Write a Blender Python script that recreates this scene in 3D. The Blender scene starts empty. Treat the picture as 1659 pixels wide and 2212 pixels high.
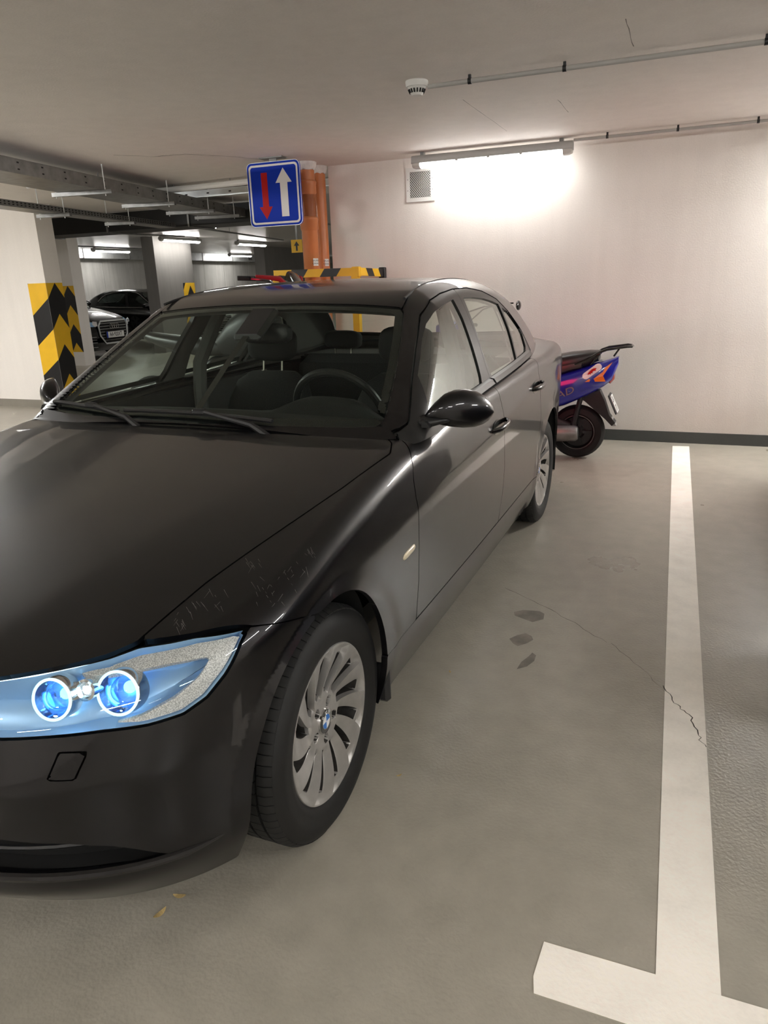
import bpy, math, random
import numpy as np
from mathutils import Matrix, Vector
PI = math.pi
scene = bpy.context.scene
COL = scene.collection
random.seed(7)

# ------------------------------------------------------------------ camera
CAMP = np.array([1.60765, -1.50142, 1.41598])
YAW, PITCH, ROLL, FPX = 0.38175, 0.31129, -0.03517, 1550.47
def cam_axes():
    f = np.array([-math.sin(YAW)*math.cos(PITCH), math.cos(YAW)*math.cos(PITCH), -math.sin(PITCH)])
    r = np.array([math.cos(YAW), math.sin(YAW), 0.]); u = np.cross(r, f)
    return (r*math.cos(ROLL)+u*math.sin(ROLL), -r*math.sin(ROLL)+u*math.cos(ROLL), f)
_r, _u, _f = cam_axes()
cd = bpy.data.cameras.new('camera'); cam = bpy.data.objects.new('camera', cd); COL.objects.link(cam)
cd.sensor_fit = 'HORIZONTAL'; cd.sensor_width = 36.0; cd.lens = FPX/1659*36.0; cd.clip_start = .02; cd.clip_end = 200
cam.matrix_world = Matrix(((_r[0], _u[0], -_f[0], CAMP[0]), (_r[1], _u[1], -_f[1], CAMP[1]), (_r[2], _u[2], -_f[2], CAMP[2]), (0, 0, 0, 1)))
scene.camera = cam
# ------------------------------------------------------------------ world, exposure
w = bpy.data.worlds.new('world'); scene.world = w; w.use_nodes = True
w.node_tree.nodes['Background'].inputs[0].default_value = (.02, .02, .02, 1)
w.node_tree.nodes['Background'].inputs[1].default_value = .3
scene.view_settings.view_transform = 'Standard'; scene.view_settings.look = 'None'
scene.view_settings.gamma = 1; scene.view_settings.use_curve_mapping = False
scene.view_settings.exposure = 1.88
TUBE = 6.5          # emission strength of the fluorescent tubes
TUBE2 = 22.0        # unseen tubes over the aisles, rows added to brighten the room
TUBE3 = 57.0         # tubes over the bays to the right
TUBE4 = 66.0         # tubes over the left bays
CARYAW = -0.03387

# ------------------------------------------------------------------ materials
MATS = {}
def mat(name, col=(.5, .5, .5), rough=.5, metal=0., noise=0., nscale=8., bump=0., bscale=60., coat=0., coatr=.05, emit=None, estr=0., spec=.5, aniso=0., ndetail=4.):
    if name in MATS: return MATS[name]
    m = bpy.data.materials.new(name); m.use_nodes = True; MATS[name] = m
    nt = m.node_tree; b = nt.nodes['Principled BSDF']
    b.inputs['Base Color'].default_value = (*col, 1); b.inputs['Roughness'].default_value = rough; b.inputs['Metallic'].default_value = metal
    b.inputs['Specular IOR Level'].default_value = spec
    if coat: b.inputs['Coat Weight'].default_value = coat; b.inputs['Coat Roughness'].default_value = coatr
    if emit: b.inputs['Emission Color'].default_value = (*emit, 1); b.inputs['Emission Strength'].default_value = estr
    tc = nt.nodes.new('ShaderNodeTexCoord')
    if noise:
        n = nt.nodes.new('ShaderNodeTexNoise'); n.inputs['Scale'].default_value = nscale; n.inputs['Detail'].default_value = ndetail
        nt.links.new(tc.outputs['Object'], n.inputs['Vector'])
        r = nt.nodes.new('ShaderNodeMapRange'); r.inputs['From Min'].default_value = .3; r.inputs['From Max'].default_value = .7
        r.inputs['To Min'].default_value = 1-noise; r.inputs['To Max'].default_value = 1+noise
        nt.links.new(n.outputs['Fac'], r.inputs['Value'])
        mx = nt.nodes.new('ShaderNodeVectorMath'); mx.operation = 'SCALE'; mx.inputs[0].default_value = col
        nt.links.new(r.outputs[0], mx.inputs['Scale']); nt.links.new(mx.outputs[0], b.inputs['Base Color'])
    if bump:
        n2 = nt.nodes.new('ShaderNodeTexNoise'); n2.inputs['Scale'].default_value = bscale; n2.inputs['Detail'].default_value = 3
        nt.links.new(tc.outputs['Object'], n2.inputs['Vector'])
        bp = nt.nodes.new('ShaderNodeBump'); bp.inputs['Strength'].default_value = bump; bp.inputs['Distance'].default_value = .01
        nt.links.new(n2.outputs['Fac'], bp.inputs['Height']); nt.links.new(bp.outputs[0], b.inputs['Normal'])
    return m
def glassmat(name, tint, f0=.04, k=1.):
    # thin pane: tinted transmission plus mirror reflection, Schlick falloff that is the same from both sides
    m = bpy.data.materials.new(name); m.use_nodes = True; MATS[name] = m; nt = m.node_tree
    nt.nodes.clear(); o = nt.nodes.new('ShaderNodeOutputMaterial')
    t = nt.nodes.new('ShaderNodeBsdfTransparent'); t.inputs[0].default_value = (*tint, 1)
    g = nt.nodes.new('ShaderNodeBsdfGlossy'); g.inputs['Roughness'].default_value = 0.; g.inputs[0].default_value = (.95, 1, .98, 1)
    ge = nt.nodes.new('ShaderNodeNewGeometry'); d = nt.nodes.new('ShaderNodeVectorMath'); d.operation = 'DOT_PRODUCT'
    nt.links.new(ge.outputs['Normal'], d.inputs[0]); nt.links.new(ge.outputs['Incoming'], d.inputs[1])
    def ma(op, a, b=0.):
        q = nt.nodes.new('ShaderNodeMath'); q.operation = op
        for i, v in enumerate((a, b)):
            if isinstance(v, (int, float)): q.inputs[i].default_value = v
            else: nt.links.new(v, q.inputs[i])
        return q.outputs[0]
    c = ma('ABSOLUTE', d.outputs['Value']); F = ma('ADD', ma('MULTIPLY', ma('POWER', ma('SUBTRACT', 1., c), 5.), 1-f0), f0)
    F = ma('MULTIPLY', ma('DIVIDE', ma('MULTIPLY', F, 2.), ma('ADD', F, 1.)), k)
    x = nt.nodes.new('ShaderNodeMixShader'); nt.links.new(F, x.inputs[0]); nt.links.new(t.outputs[0], x.inputs[1]); nt.links.new(g.outputs[0], x.inputs[2])
    nt.links.new(x.outputs[0], o.inputs[0]); return m
def emitmat(name, col, s):
    m = bpy.data.materials.new(name); m.use_nodes = True; MATS[name] = m; nt = m.node_tree
    nt.nodes.clear(); o = nt.nodes.new('ShaderNodeOutputMaterial'); e = nt.nodes.new('ShaderNodeEmission')
    e.inputs[0].default_value = (*col, 1); e.inputs[1].default_value = s; nt.links.new(e.outputs[0], o.inputs[0]); return m

mat('paint', (.0085, .0083, .0102), .34, .8, coat=.72, coatr=.015)
mat('black_gloss', (.006, .006, .007), .12, 0, coat=.6, coatr=.03)
mat('black_trim', (.012, .012, .013), .42)
mat('trim_satin', (.022, .022, .022), .30, .4)
mat('dark', (.004, .004, .004), .8)
mat('rubber', (.0042, .0042, .0042), .68, noise=.25, nscale=30)
mat('tread', (.009, .0088, .0085), .75, noise=.3, nscale=25)
mat('alloy', (.42, .41, .395), .36, .6, noise=.06, nscale=40)
mat('alloy_dark', (.022, .020, .018), .7, .2, noise=.5, nscale=60)
mat('chrome', (.75, .75, .75), .09, 1.)
mat('cabin', (.008, .008, .008), .75, noise=.12, nscale=40)
mat('cabin_seat', (.010, .010, .010), .9, noise=.2, nscale=120)
mat('cabin_light', (.09, .088, .082), .85)
mat('leather', (.013, .013, .013), .38)
mat('white_paint', (.78, .74, .67), .75, noise=.05, nscale=5)
mat('plate_white', (.75, .75, .73), .4)
mat('black_paint', (.010, .010, .011), .45, noise=.15)
mat('yellow_paint', (.80, .47, .015), .5, noise=.06, nscale=6)
mat('red_paint', (.26, .008, .012), .35)
mat('blue_sign', (.006, .035, .40), .5, spec=.12)
mat('blue_mark', (.02, .16, .55), .35)
mat('red_sign', (.42, .012, .010), .5, spec=.15)
mat('white_sign', (.74, .74, .73), .4)
mat('galv', (.24, .24, .235), .45, .7, noise=.18, nscale=14)
mat('galv_bright', (.72, .74, .74), .38, .7, noise=.12, nscale=7)
mat('pipe_orange', (.55, .19, .065), .33, noise=.06, nscale=5)
mat('plaster', (.74, .73, .71), .9, noise=.08, nscale=40, bump=.5, bscale=40)
mat('pvc_grey', (.42, .41, .39), .45)
mat('lamp_grey', (.44, .44, .43), .5)
mat('pvc_white', (.70, .69, .66), .45)
mat('duct_black', (.006, .006, .006), .55, noise=.3, nscale=3)
mat('scooter_blue', (.010, .012, .30), .22, coat=1., coatr=.03)
mat('amber', (.75, .20, .015), .25, coat=.5)
mat('lens_red', (.42, .08, .06), .25, coat=.5)
mat('leaf', (.45, .33, .14), .8, noise=.2)
mat('white_amber', (.62, .55, .40), .3, coat=.6)
mat('dk_paint', (.004, .004, .005), .22, .2, coat=1., coatr=.02)
glassmat('glass_front', (.80, .86, .81), .02, .35); glassmat('glass_right', (.80, .88, .83), .04, .7); glassmat('glass_side', (.74, .82, .77), .10); glassmat('glass_clear', (.95, .97, .98), .03, .6)
mat('scratch', (.20, .20, .20), .5); glassmat('glass_far', (.22, .25, .24))
emitmat('tube', (1.0, .985, .955), TUBE); emitmat('tube_unseen', (1.0, .985, .955), TUBE2); emitmat('tube_bay', (1.0, .99, .965), TUBE3); emitmat('tube_left', (1.0, .985, .955), TUBE4); emitmat('tube_far', (1.0, .97, .93), 14.0)
emitmat('tail_glow', (1.0, .04, .08), 2.0)
emitmat('ring_glow', (.50, .86, 1.0), .55)
emitmat('lens_glow', (.14, .48, 1.0), 2.5)
emitmat('brow_glow', (.62, .88, 1.0), 1.2); emitmat('bulb_glow', (.45, .78, 1.0), 22.0)

mat('hl_housing', (.36, .58, .82), .32, .25)  # blue glow of the lit lamp put into the housing colour
mat('hl_reflector', (.52, .52, .50), .45, .2, noise=.35, nscale=420, ndetail=0)
glassmat('hl_proj', (.55, .75, 1.0), .04)
def concrete(name, col, rough, streak=.10):
    # painted or raw concrete: broad cloudy tone, fine grain, soft vertical streaks
    m = mat(name, col, rough); nt = m.node_tree; b = nt.nodes['Principled BSDF']; tc = nt.nodes['Texture Coordinate']
    n1 = nt.nodes.new('ShaderNodeTexNoise'); n1.inputs['Scale'].default_value = .9; n1.inputs['Detail'].default_value = 6
    mp = nt.nodes.new('ShaderNodeMapping'); mp.inputs['Scale'].default_value = (4, 4, .35)
    n2 = nt.nodes.new('ShaderNodeTexNoise'); n2.inputs['Scale'].default_value = 2.5; n2.inputs['Detail'].default_value = 5
    n3 = nt.nodes.new('ShaderNodeTexNoise'); n3.inputs['Scale'].default_value = 90; n3.inputs['Detail'].default_value = 2
    nt.links.new(tc.outputs['Object'], n1.inputs['Vector']); nt.links.new(tc.outputs['Object'], mp.inputs['Vector']); nt.links.new(mp.outputs[0], n2.inputs['Vector']); nt.links.new(tc.outputs['Object'], n3.inputs['Vector'])
    def ma(op, a, bb):
        q = nt.nodes.new('ShaderNodeMath'); q.operation = op
        for k, v in enumerate((a, bb)):
            if isinstance(v, (int, float)): q.inputs[k].default_value = v
            else: nt.links.new(v, q.inputs[k])
        return q.outputs[0]
    s1 = ma('MULTIPLY', ma('SUBTRACT', n1.outputs['Fac'], .5), streak*1.6); s2 = ma('MULTIPLY', ma('SUBTRACT', n2.outputs['Fac'], .5), streak*1.2)
    s3 = ma('MULTIPLY', ma('SUBTRACT', n3.outputs['Fac'], .5), .10)
    tot = ma('ADD', ma('ADD', s1, s2), ma('ADD', s3, 1.0))
    mx_ = nt.nodes.new('ShaderNodeVectorMath'); mx_.operation = 'SCALE'; mx_.inputs[0].default_value = col
    nt.links.new(tot, mx_.inputs['Scale']); nt.links.new(mx_.outputs[0], b.inputs['Base Color'])
    bp = nt.nodes.new('ShaderNodeBump'); bp.inputs['Strength'].default_value = .25; bp.inputs['Distance'].default_value = .004
    nt.links.new(n3.outputs['Fac'], bp.inputs['Height']); nt.links.new(bp.outputs[0], b.inputs['Normal']); return m
concrete('wall_white', (.82, .78, .735), .75, .08)
concrete('wall_raw', (.52, .51, .48), .8, .45)
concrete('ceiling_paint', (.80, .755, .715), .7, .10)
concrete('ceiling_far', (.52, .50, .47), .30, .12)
concrete('pillar_grey', (.20, .19, .178), .8, .22)
concrete('base_grey', (.075, .082, .080), .55, .15)
concrete('base_beige', (.24, .22, .185), .6, .15)
def floor_material():
    # worn epoxy coating with orange-peel relief, cloudy dirt
    m = concrete('floor_epoxy', (.335, .312, .262), .34, .30); nt = m.node_tree; b = nt.nodes['Principled BSDF']; tc = nt.nodes['Texture Coordinate']
    vo = nt.nodes.new('ShaderNodeTexNoise'); vo.inputs['Scale'].default_value = 95; vo.inputs['Detail'].default_value = 1.5
    nt.links.new(tc.outputs['Object'], vo.inputs['Vector'])
    bp = nt.nodes.new('ShaderNodeBump'); bp.inputs['Strength'].default_value = .30; bp.inputs['Distance'].default_value = .005
    nt.links.new(vo.outputs['Fac'], bp.inputs['Height']); nt.links.new(bp.outputs[0], b.inputs['Normal'])
    n = nt.nodes.new('ShaderNodeTexNoise'); n.inputs['Scale'].default_value = 1.7; n.inputs['Detail'].default_value = 5
    nt.links.new(tc.outputs['Object'], n.inputs['Vector'])
    r = nt.nodes.new('ShaderNodeMapRange'); r.inputs['From Min'].default_value = .1; r.inputs['From Max'].default_value = .9; r.inputs['To Min'].default_value = .22; r.inputs['To Max'].default_value = .42
    nt.links.new(n.outputs['Fac'], r.inputs['Value']); nt.links.new(r.outputs[0], b.inputs['Roughness'])
floor_material()
concrete('line_white', (.97, .92, .84), .6, .25)

# ------------------------------------------------------------------ helpers
def tag(o, label=None, cat=None, group=None, kind=None):
    if label: o['label'] = label
    if cat: o['category'] = cat
    if group: o['group'] = group
    if kind: o['kind'] = kind
    return o
def empty(name, loc=(0, 0, 0), rz=0.):
    o = bpy.data.objects.new(name, None); COL.objects.link(o); o.location = loc; o.rotation_euler = (0, 0, rz); return o
def link(name, me, parent=None):
    o = bpy.data.objects.new(name, me); COL.objects.link(o)
    if parent: o.parent = parent
    return o
def unit(v): v = np.asarray(v, float); return v/np.linalg.norm(v)
def frame(d):
    d = unit(d); a = np.array([0, 0, 1.]) if abs(d[2]) < .9 else np.array([1., 0, 0])
    u = unit(np.cross(a, d)); return u, np.cross(d, u), d
class MB:
    def __init__(s): s.v = []; s.f = []; s.m = []; s.mi = 0; s.mats = []
    def use(s, name):
        if name not in s.mats: s.mats.append(name)
        s.mi = s.mats.index(name); return s
    def add(s, vs, fs):
        o = len(s.v); s.v += [tuple(map(float, p)) for p in vs]; s.f += [tuple(i+o for i in f) for f in fs]; s.m += [s.mi]*len(fs); return s
    def box(s, c, d, R=None):
        h = np.array(d)/2.; P = np.array([[x, y, z] for x in (-1, 1) for y in (-1, 1) for z in (-1, 1)])*h
        if R is not None: P = P@np.asarray(R).T
        return s.add(P+np.array(c), [(0, 1, 3, 2), (4, 6, 7, 5), (0, 4, 5, 1), (2, 3, 7, 6), (0, 2, 6, 4), (1, 5, 7, 3)])
    def bx(s, x0, x1, y0, y1, z0, z1): return s.box(((x0+x1)/2, (y0+y1)/2, (z0+z1)/2), (abs(x1-x0), abs(y1-y0), abs(z1-z0)))
    def rbox(s, c, d, b=.01, R=None):
        # chamfered box: 24 vertices
        h = np.array(d)/2.; P = []; idx = {}
        for sx in (-1, 1):
            for sy in (-1, 1):
                for sz in (-1, 1):
                    for k in range(3):
                        q = np.array([sx, sy, sz])*(h-b); q[k] = (sx, sy, sz)[k]*h[k]; idx[(sx, sy, sz, k)] = len(P); P.append(q)
        F = []
        for k in range(3):
            a, bb = [(1, 2), (0, 2), (0, 1)][k]
            for sg in (-1, 1):
                L = []
                for (p, q) in ((-1, -1), (1, -1), (1, 1), (-1, 1)):
                    t = [0, 0, 0]; t[k] = sg; t[a] = p; t[bb] = q; L.append(idx[(*t, k)])
                F.append(tuple(L))
        for k in range(3):
            a, bb = [(1, 2), (0, 2), (0, 1)][k]
            for p in (-1, 1):
                for q in (-1, 1):
                    L = []
                    for (e, kk) in ((-1, a), (1, a), (1, bb), (-1, bb)):
                        t = [0, 0, 0]; t[k] = e; t[a] = p; t[bb] = q; L.append(idx[(*t, kk)])
                    F.append(tuple(L))
        for sx in (-1, 1):
            for sy in (-1, 1):
                for sz in (-1, 1): F.append(tuple(idx[(sx, sy, sz, k)] for k in range(3)))
        P = np.array(P)
        # orient outward
        G = []
        for f in F:
            c3 = P[list(f)].mean(0); n = np.cross(P[f[1]]-P[f[0]], P[f[2]]-P[f[0]])
            G.append(f if np.dot(n, c3) > 0 else tuple(reversed(f)))
        if R is not None: P = P@np.asarray(R).T
        return s.add(P+np.array(c), G)
    def cyl(s, a, b, r, n=12, r2=None, cap=True):
        a = np.array(a, float); b = np.array(b, float); u, v, d = frame(b-a); r2 = r if r2 is None else r2
        t = np.arange(n)*2*PI/n; ring = np.outer(np.cos(t), u)+np.outer(np.sin(t), v)
        P = np.vstack([a+ring*r, b+ring*r2]); F = [(i, (i+1) % n, n+(i+1) % n, n+i) for i in range(n)]
        if cap: F += [tuple(range(n-1, -1, -1)), tuple(range(n, 2*n))]
        return s.add(P, F)
    def tube(s, pts, r, n=8, closed=False):
        pts = [np.array(p, float) for p in pts]; N = len(pts); rr = r if hasattr(r, '__len__') else [r]*N
        P = []; up = None
        for i, p in enumerate(pts):
            d = (pts[(i+1) % N]-pts[i-1]) if closed else (pts[min(i+1, N-1)]-pts[max(i-1, 0)])
            d = unit(d)
            if up is None: u, v, _ = frame(d)
            else:
                u = up-np.dot(up, d)*d; u = unit(u); v = np.cross(d, u)
            up = u
            for k in range(n):
                t = 2*PI*k/n; P.append(p+rr[i]*(math.cos(t)*u+math.sin(t)*v))
        F = []
        for i in range(N if closed else N-1):
            j = (i+1) % N
            for k in range(n): F.append((i*n+k, i*n+(k+1) % n, j*n+(k+1) % n, j*n+k))
        if not closed: F += [tuple(range(n-1, -1, -1)), tuple((N-1)*n+k for k in range(n))]
        return s.add(P, F)
    def lathe(s, prof, o, d, n=32, a0=0., a1=2*PI, cap=False):
        # prof: list of (radius, along)
        u, v, d = frame(d); o = np.array(o, float); full = abs(a1-a0-2*PI) < 1e-6; m = n if full else n+1
        P = []
        for i in range(m):
            t = a0+(a1-a0)*i/n; q = math.cos(t)*u+math.sin(t)*v
            for (r, h) in prof: P.append(o+q*r+d*h)
        k = len(prof); F = []
        for i in range(n):
            j = (i+1) % m
            for e in range(k-1): F.append((i*k+e, j*k+e, j*k+e+1, i*k+e+1))
        return s.add(P, F)
    def prism(s, poly, o, u, v, h):
        # polygon in (u,v) plane extruded along u x v by h
        u = np.array(u, float); v = np.array(v, float); n = np.cross(u, v); o = np.array(o, float)
        P = [o+p[0]*u+p[1]*v for p in poly]; Q = [p+n*h for p in P]; k = len(poly)
        area = sum(poly[i][0]*poly[(i+1) % k][1]-poly[(i+1) % k][0]*poly[i][1] for i in range(k))
        F = [tuple(range(k, 2*k)), tuple(range(k-1, -1, -1))]+[(i, (i+1) % k, k+(i+1) % k, k+i) for i in range(k)]
        if (area < 0) != (h < 0): F = [tuple(reversed(f)) for f in F]
        return s.add(P+Q, F)
    def loft(s, secs, cap=True):
        # secs: list of rings (n,3)
        n = len(secs[0]); P = np.vstack(secs); F = []
        for i in range(len(secs)-1):
            for k in range(n): F.append((i*n+k, i*n+(k+1) % n, (i+1)*n+(k+1) % n, (i+1)*n+k))
        if cap: F += [tuple(range(n-1, -1, -1)), tuple((len(secs)-1)*n+k for k in range(n))]
        return s.add(P, F)
    def ell(s, c, r, nu=16, nv=10, R=None, e=1.):
        P = []
        for j in range(nv+1):
            ph = -PI/2+PI*j/nv
            for i in range(nu):
                t = 2*PI*i/nu
                q = np.array([np.sign(math.cos(t))*abs(math.cos(t))**e*abs(math.cos(ph))**e, np.sign(math.sin(t))*abs(math.sin(t))**e*abs(math.cos(ph))**e, np.sign(math.sin(ph))*abs(math.sin(ph))**e])*np.array(r)
                P.append(q)
        P = np.array(P)
        if R is not None: P = P@np.asarray(R).T
        F = [(j*nu+i, j*nu+(i+1) % nu, (j+1)*nu+(i+1) % nu, (j+1)*nu+i) for j in range(nv) for i in range(nu)]
        return s.add(P+np.array(c), F)
    def build(s, name, m=None, parent=None, smooth=True, angle=35, xf=None):
        if not s.mats: s.mats = [m if m else 'dark']
        V = np.array(s.v)
        if xf is not None: V = xf(V)
        me = bpy.data.meshes.new(name); me.from_pydata(V.tolist(), [], s.f)
        for k in s.mats: me.materials.append(MATS[k])
        if len(s.mats) > 1: me.polygons.foreach_set('material_index', s.m)
        if smooth:
            me.polygons.foreach_set('use_smooth', [True]*len(me.polygons))
            try: me.set_sharp_from_angle(angle=math.radians(angle))
            except Exception: pass
        me.update(); return link(name, me, parent)
def rx(a): c, s = math.cos(a), math.sin(a); return np.array([[1, 0, 0], [0, c, -s], [0, s, c]])
def ry(a): c, s = math.cos(a), math.sin(a); return np.array([[c, 0, s], [0, 1, 0], [-s, 0, c]])
def rz(a): c, s = math.cos(a), math.sin(a); return np.array([[c, -s, 0], [s, c, 0], [0, 0, 1]])
def text_geo(txt, size, bold=0.):
    cu = bpy.data.curves.new('txt', 'FONT'); cu.body = txt; cu.size = size; cu.align_x = 'CENTER'; cu.align_y = 'CENTER'; cu.resolution_u = 3; cu.offset = bold
    o = bpy.data.objects.new('txt', cu); COL.objects.link(o); bpy.context.view_layer.update()
    me = bpy.data.meshes.new_from_object(o.evaluated_get(bpy.context.evaluated_depsgraph_get()))
    V = np.array([v.co[:] for v in me.vertices]) if len(me.vertices) else np.zeros((0, 3)); F = [tuple(p.vertices) for p in me.polygons]
    bpy.data.objects.remove(o); bpy.data.curves.remove(cu); bpy.data.meshes.remove(me); return V, F
def add_text(mb, txt, size, o, u, v, off=.0008, sx=1., bold=0.):
    V, F = text_geo(txt, size, bold); u = np.array(u, float); v = np.array(v, float); n = np.cross(u, v)
    if len(V): mb.add(np.array(o)+np.outer(V[:, 0]*sx, u)+np.outer(V[:, 1], v)+n*off, F)
    return mb

# ------------------------------------------------------------------ smooth sheet-metal surfaces of a saloon car
def spl(xs, ys):
    xs = np.array(xs, float); ys = np.array(ys, float); n = len(xs); h = np.diff(xs)
    A = np.eye(n); r = np.zeros(n)
    for i in range(1, n-1):
        A[i, i-1] = h[i-1]; A[i, i] = 2*(h[i-1]+h[i]); A[i, i+1] = h[i]; r[i] = 6*((ys[i+1]-ys[i])/h[i]-(ys[i]-ys[i-1])/h[i-1])
    m = np.linalg.solve(A, r)
    s0 = (ys[1]-ys[0])/h[0]-h[0]*(2*m[0]+m[1])/6; s1 = (ys[-1]-ys[-2])/h[-1]+h[-1]*(m[-2]+2*m[-1])/6
    def f(x):
        x = np.asarray(x, float); xc = np.clip(x, xs[0], xs[-1]); i = np.clip(np.searchsorted(xs, xc)-1, 0, n-2)
        a = (xs[i+1]-xc)/h[i]; b = (xc-xs[i])/h[i]
        v = a*ys[i]+b*ys[i+1]+((a**3-a)*m[i]+(b**3-b)*m[i+1])*h[i]**2/6
        return v+np.minimum(x-xs[0], 0)*s0+np.maximum(x-xs[-1], 0)*s1
    return f
def sst(a, b, x): t = np.clip((x-a)/(b-a), 0, 1); return t*t*(3-2*t)
def smax(a, b, r):
    A = np.maximum(a+r, 0); B = np.maximum(b+r, 0)
    return np.where((a > -r) & (b > -r), np.sqrt(A*A+B*B)-r, np.maximum(a, b))
def spos(d, e): return .5*(d+np.sqrt(d*d+e*e))
zcr = spl([-.8, 0, .5, 1.48, 2.24, 2.9, 3.4, 3.8], [.66, .695, .735, .812, .872, .905, .92, .925])
Wm = spl([0, .4, .9, 1.6, 2.2, 2.76, 3.1, 3.4, 3.75], [.888, .896, .902, .905, .905, .901, .885, .855, .79])
bzs = spl([.14, .18, .22, .26, .30, .40, .505], [.655, .690, .730, .762, .772, .766, .768])
brs = spl([.14, .3, .5, .7, .85, .95, 1.05], [.80, .85, .87, .87, .86, .84, .80])
def bz(z):
    d = spos(z-.505, .006)
    return np.maximum(bzs(np.minimum(z, .505))-.37*d-.12*d*d, .05)
def Wside(y, z):
    d = z-zcr(y); up = spos(d, .012); dn = spos(-d, .012); am = sst(-.2, .6, y)
    wv = Wm(np.maximum(y, 0))-(.07+.10*am)*up-.45*up*up-(.012+.018*am)*dn-.03*dn*dn
    s = np.maximum(.345-z, 0)
    return wv-1.2*s*s*(.35+.65*sst(0, .5, y))
NF = 2.75
def flare(y, z):
    r = np.sqrt(y*y+(z-.30)**2); r2 = np.sqrt((y-2.76)**2+(z-.30)**2)
    return np.clip((.418-r)/.06, 0, 1.2)*.020*sst(.22, -.12, y)*sst(.17, .36, z)+.006*sst(.43, .35, r)*sst(.17, .36, z)+.008*sst(.44, .35, r2)
def shell(x, y, z):
    a = np.maximum(Wside(np.maximum(y, 0), z)+flare(y, z), .05)
    ff = ((np.abs(x)/a)**NF+(np.maximum(-y, 0)/bz(z))**NF)**(1/NF)
    rr = ((np.abs(x)/a)**3.2+(np.maximum(y-2.9, 0)/brs(z))**3.2)**(1/3.2)
    return np.where(y < 0, (ff-1)*.85, np.where(y > 2.9, (rr-1)*.85, np.abs(x)-a))
hcs = spl([-.75, -.6, -.4, -.1, .3, .68, .9], [.655, .712, .772, .838, .903, .951, .965])
xcr = spl([-.7, -.3, .2, .7], [.30, .40, .51, .60])
tds = spl([2.6, 2.9, 3.2, 3.5, 3.68, 3.8], [1.03, 1.05, 1.055, 1.045, 1.03, 1.0])
def hoodz(x, y):
    x = np.abs(x); u = spos(x-xcr(y), .03)
    h = hcs(np.minimum(y, .9))-.012*(x/.7)**2-.09*sst(.65, -.6, y)*u
    t = sst(2.2, 2.9, y); h2 = (.945+.035*(y-.7))*(1-t)+(tds(np.maximum(y, 2.6))-.06*x**2)*t
    k = sst(.72, 1.0, y); return h*(1-k)+h2*k
def fbody(x, y, z):
    return smax(shell(x, y, z), (z-hoodz(x, y))*.95, .058-.018*sst(.7, 1.1, y))
rcs = spl([1.0, 1.18, 1.4, 1.6, 1.8, 2.1, 2.4, 2.65, 2.9], [1.29, 1.348, 1.396, 1.419, 1.430, 1.428, 1.402, 1.352, 1.285])
gbs = spl([.5, .8, 1.2, 1.7, 2.3, 2.8, 3.2], [.835, .842, .848, .850, .835, .79, .72])
def roofz(x, y): return rcs(y)-.035*x**2-.05*x**4
def wsz(x, y):
    x2 = x*x; ys = y-.10*x2-.28*x2*np.maximum(y-.72, 0)
    return .955+.66*(ys-.60)-.06*(ys-.60)*(ys-1.18)
def rwz(x, y): ys = y+.10*x**2; return 1.342-.50*(ys-2.68)-.25*(ys-2.68)**2
def Wg(y, z): d = z-.97; return gbs(y)-.36*d-.36*d*d
def fgh(x, y, z):
    top = smax(smax(z-roofz(x, y), (z-wsz(x, y))*.86, .03), (z-rwz(x, y))*.88, .06)
    return smax(top, (np.abs(x)-Wg(y, z))*.88, .065)

def solve(f, O, D, rmax, it=30):
    lo = np.zeros(len(O)); hi = np.full(len(O), rmax)
    for _ in range(it):
        mid = .5*(lo+hi); P = O+mid[:, None]*D; v = f(P[:, 0], P[:, 1], P[:, 2]); ins = v < 0
        lo = np.where(ins, mid, lo); hi = np.where(ins, hi, mid)
    return O+(.5*(lo+hi))[:, None]*D
def grad(f, P, e=1.5e-3):
    g = np.empty_like(P)
    for k in range(3):
        d = np.zeros(3); d[k] = e; A = P+d; B = P-d
        g[:, k] = f(A[:, 0], A[:, 1], A[:, 2])-f(B[:, 0], B[:, 1], B[:, 2])
    return g/np.maximum(np.linalg.norm(g, axis=1), 1e-9)[:, None]
def patch(f, ys, ph, kind, z0=0.):
    # rows ys, columns ph (half, first = outer side, last = centre line x=0); mirrored to both sides
    n, m = len(ys), len(ph); Y, A = np.meshgrid(ys, ph, indexing='ij'); Y = Y.ravel(); A = A.ravel(); o = np.zeros_like(Y)
    if kind == 'long':   O = np.c_[o, Y, o+z0]; D = np.c_[np.cos(A), o, np.sin(A)]
    elif kind == 'front': O = np.c_[o, o+.1, Y]; D = np.c_[np.sin(A), -np.cos(A), o]
    else:                O = np.c_[o, o+2.95, Y]; D = np.c_[np.sin(A), np.cos(A), o]
    P = solve(f, O, D, 1.6).reshape(n, m, 3); P[:, -1, 0] = 0
    Q = P[:, :-1][:, ::-1].copy(); Q[..., 0] *= -1
    V = np.concatenate([P, Q], 1); M = V.shape[1]
    i = np.arange(n-1)[:, None]*M+np.arange(M-1)[None]; a, b, c, d = i, i+1, i+M+1, i+M
    T = np.concatenate([np.stack([a, b, c], -1).reshape(-1, 3), np.stack([a, c, d], -1).reshape(-1, 3)])
    V = V.reshape(-1, 3); t = V[T[len(T)//3]]; g = grad(f, t.mean(0)[None])[0]
    if np.dot(np.cross(t[1]-t[0], t[2]-t[0]), g) < 0: T = T[:, ::-1]
    return dict(V=V, T=T, f=f)
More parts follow.
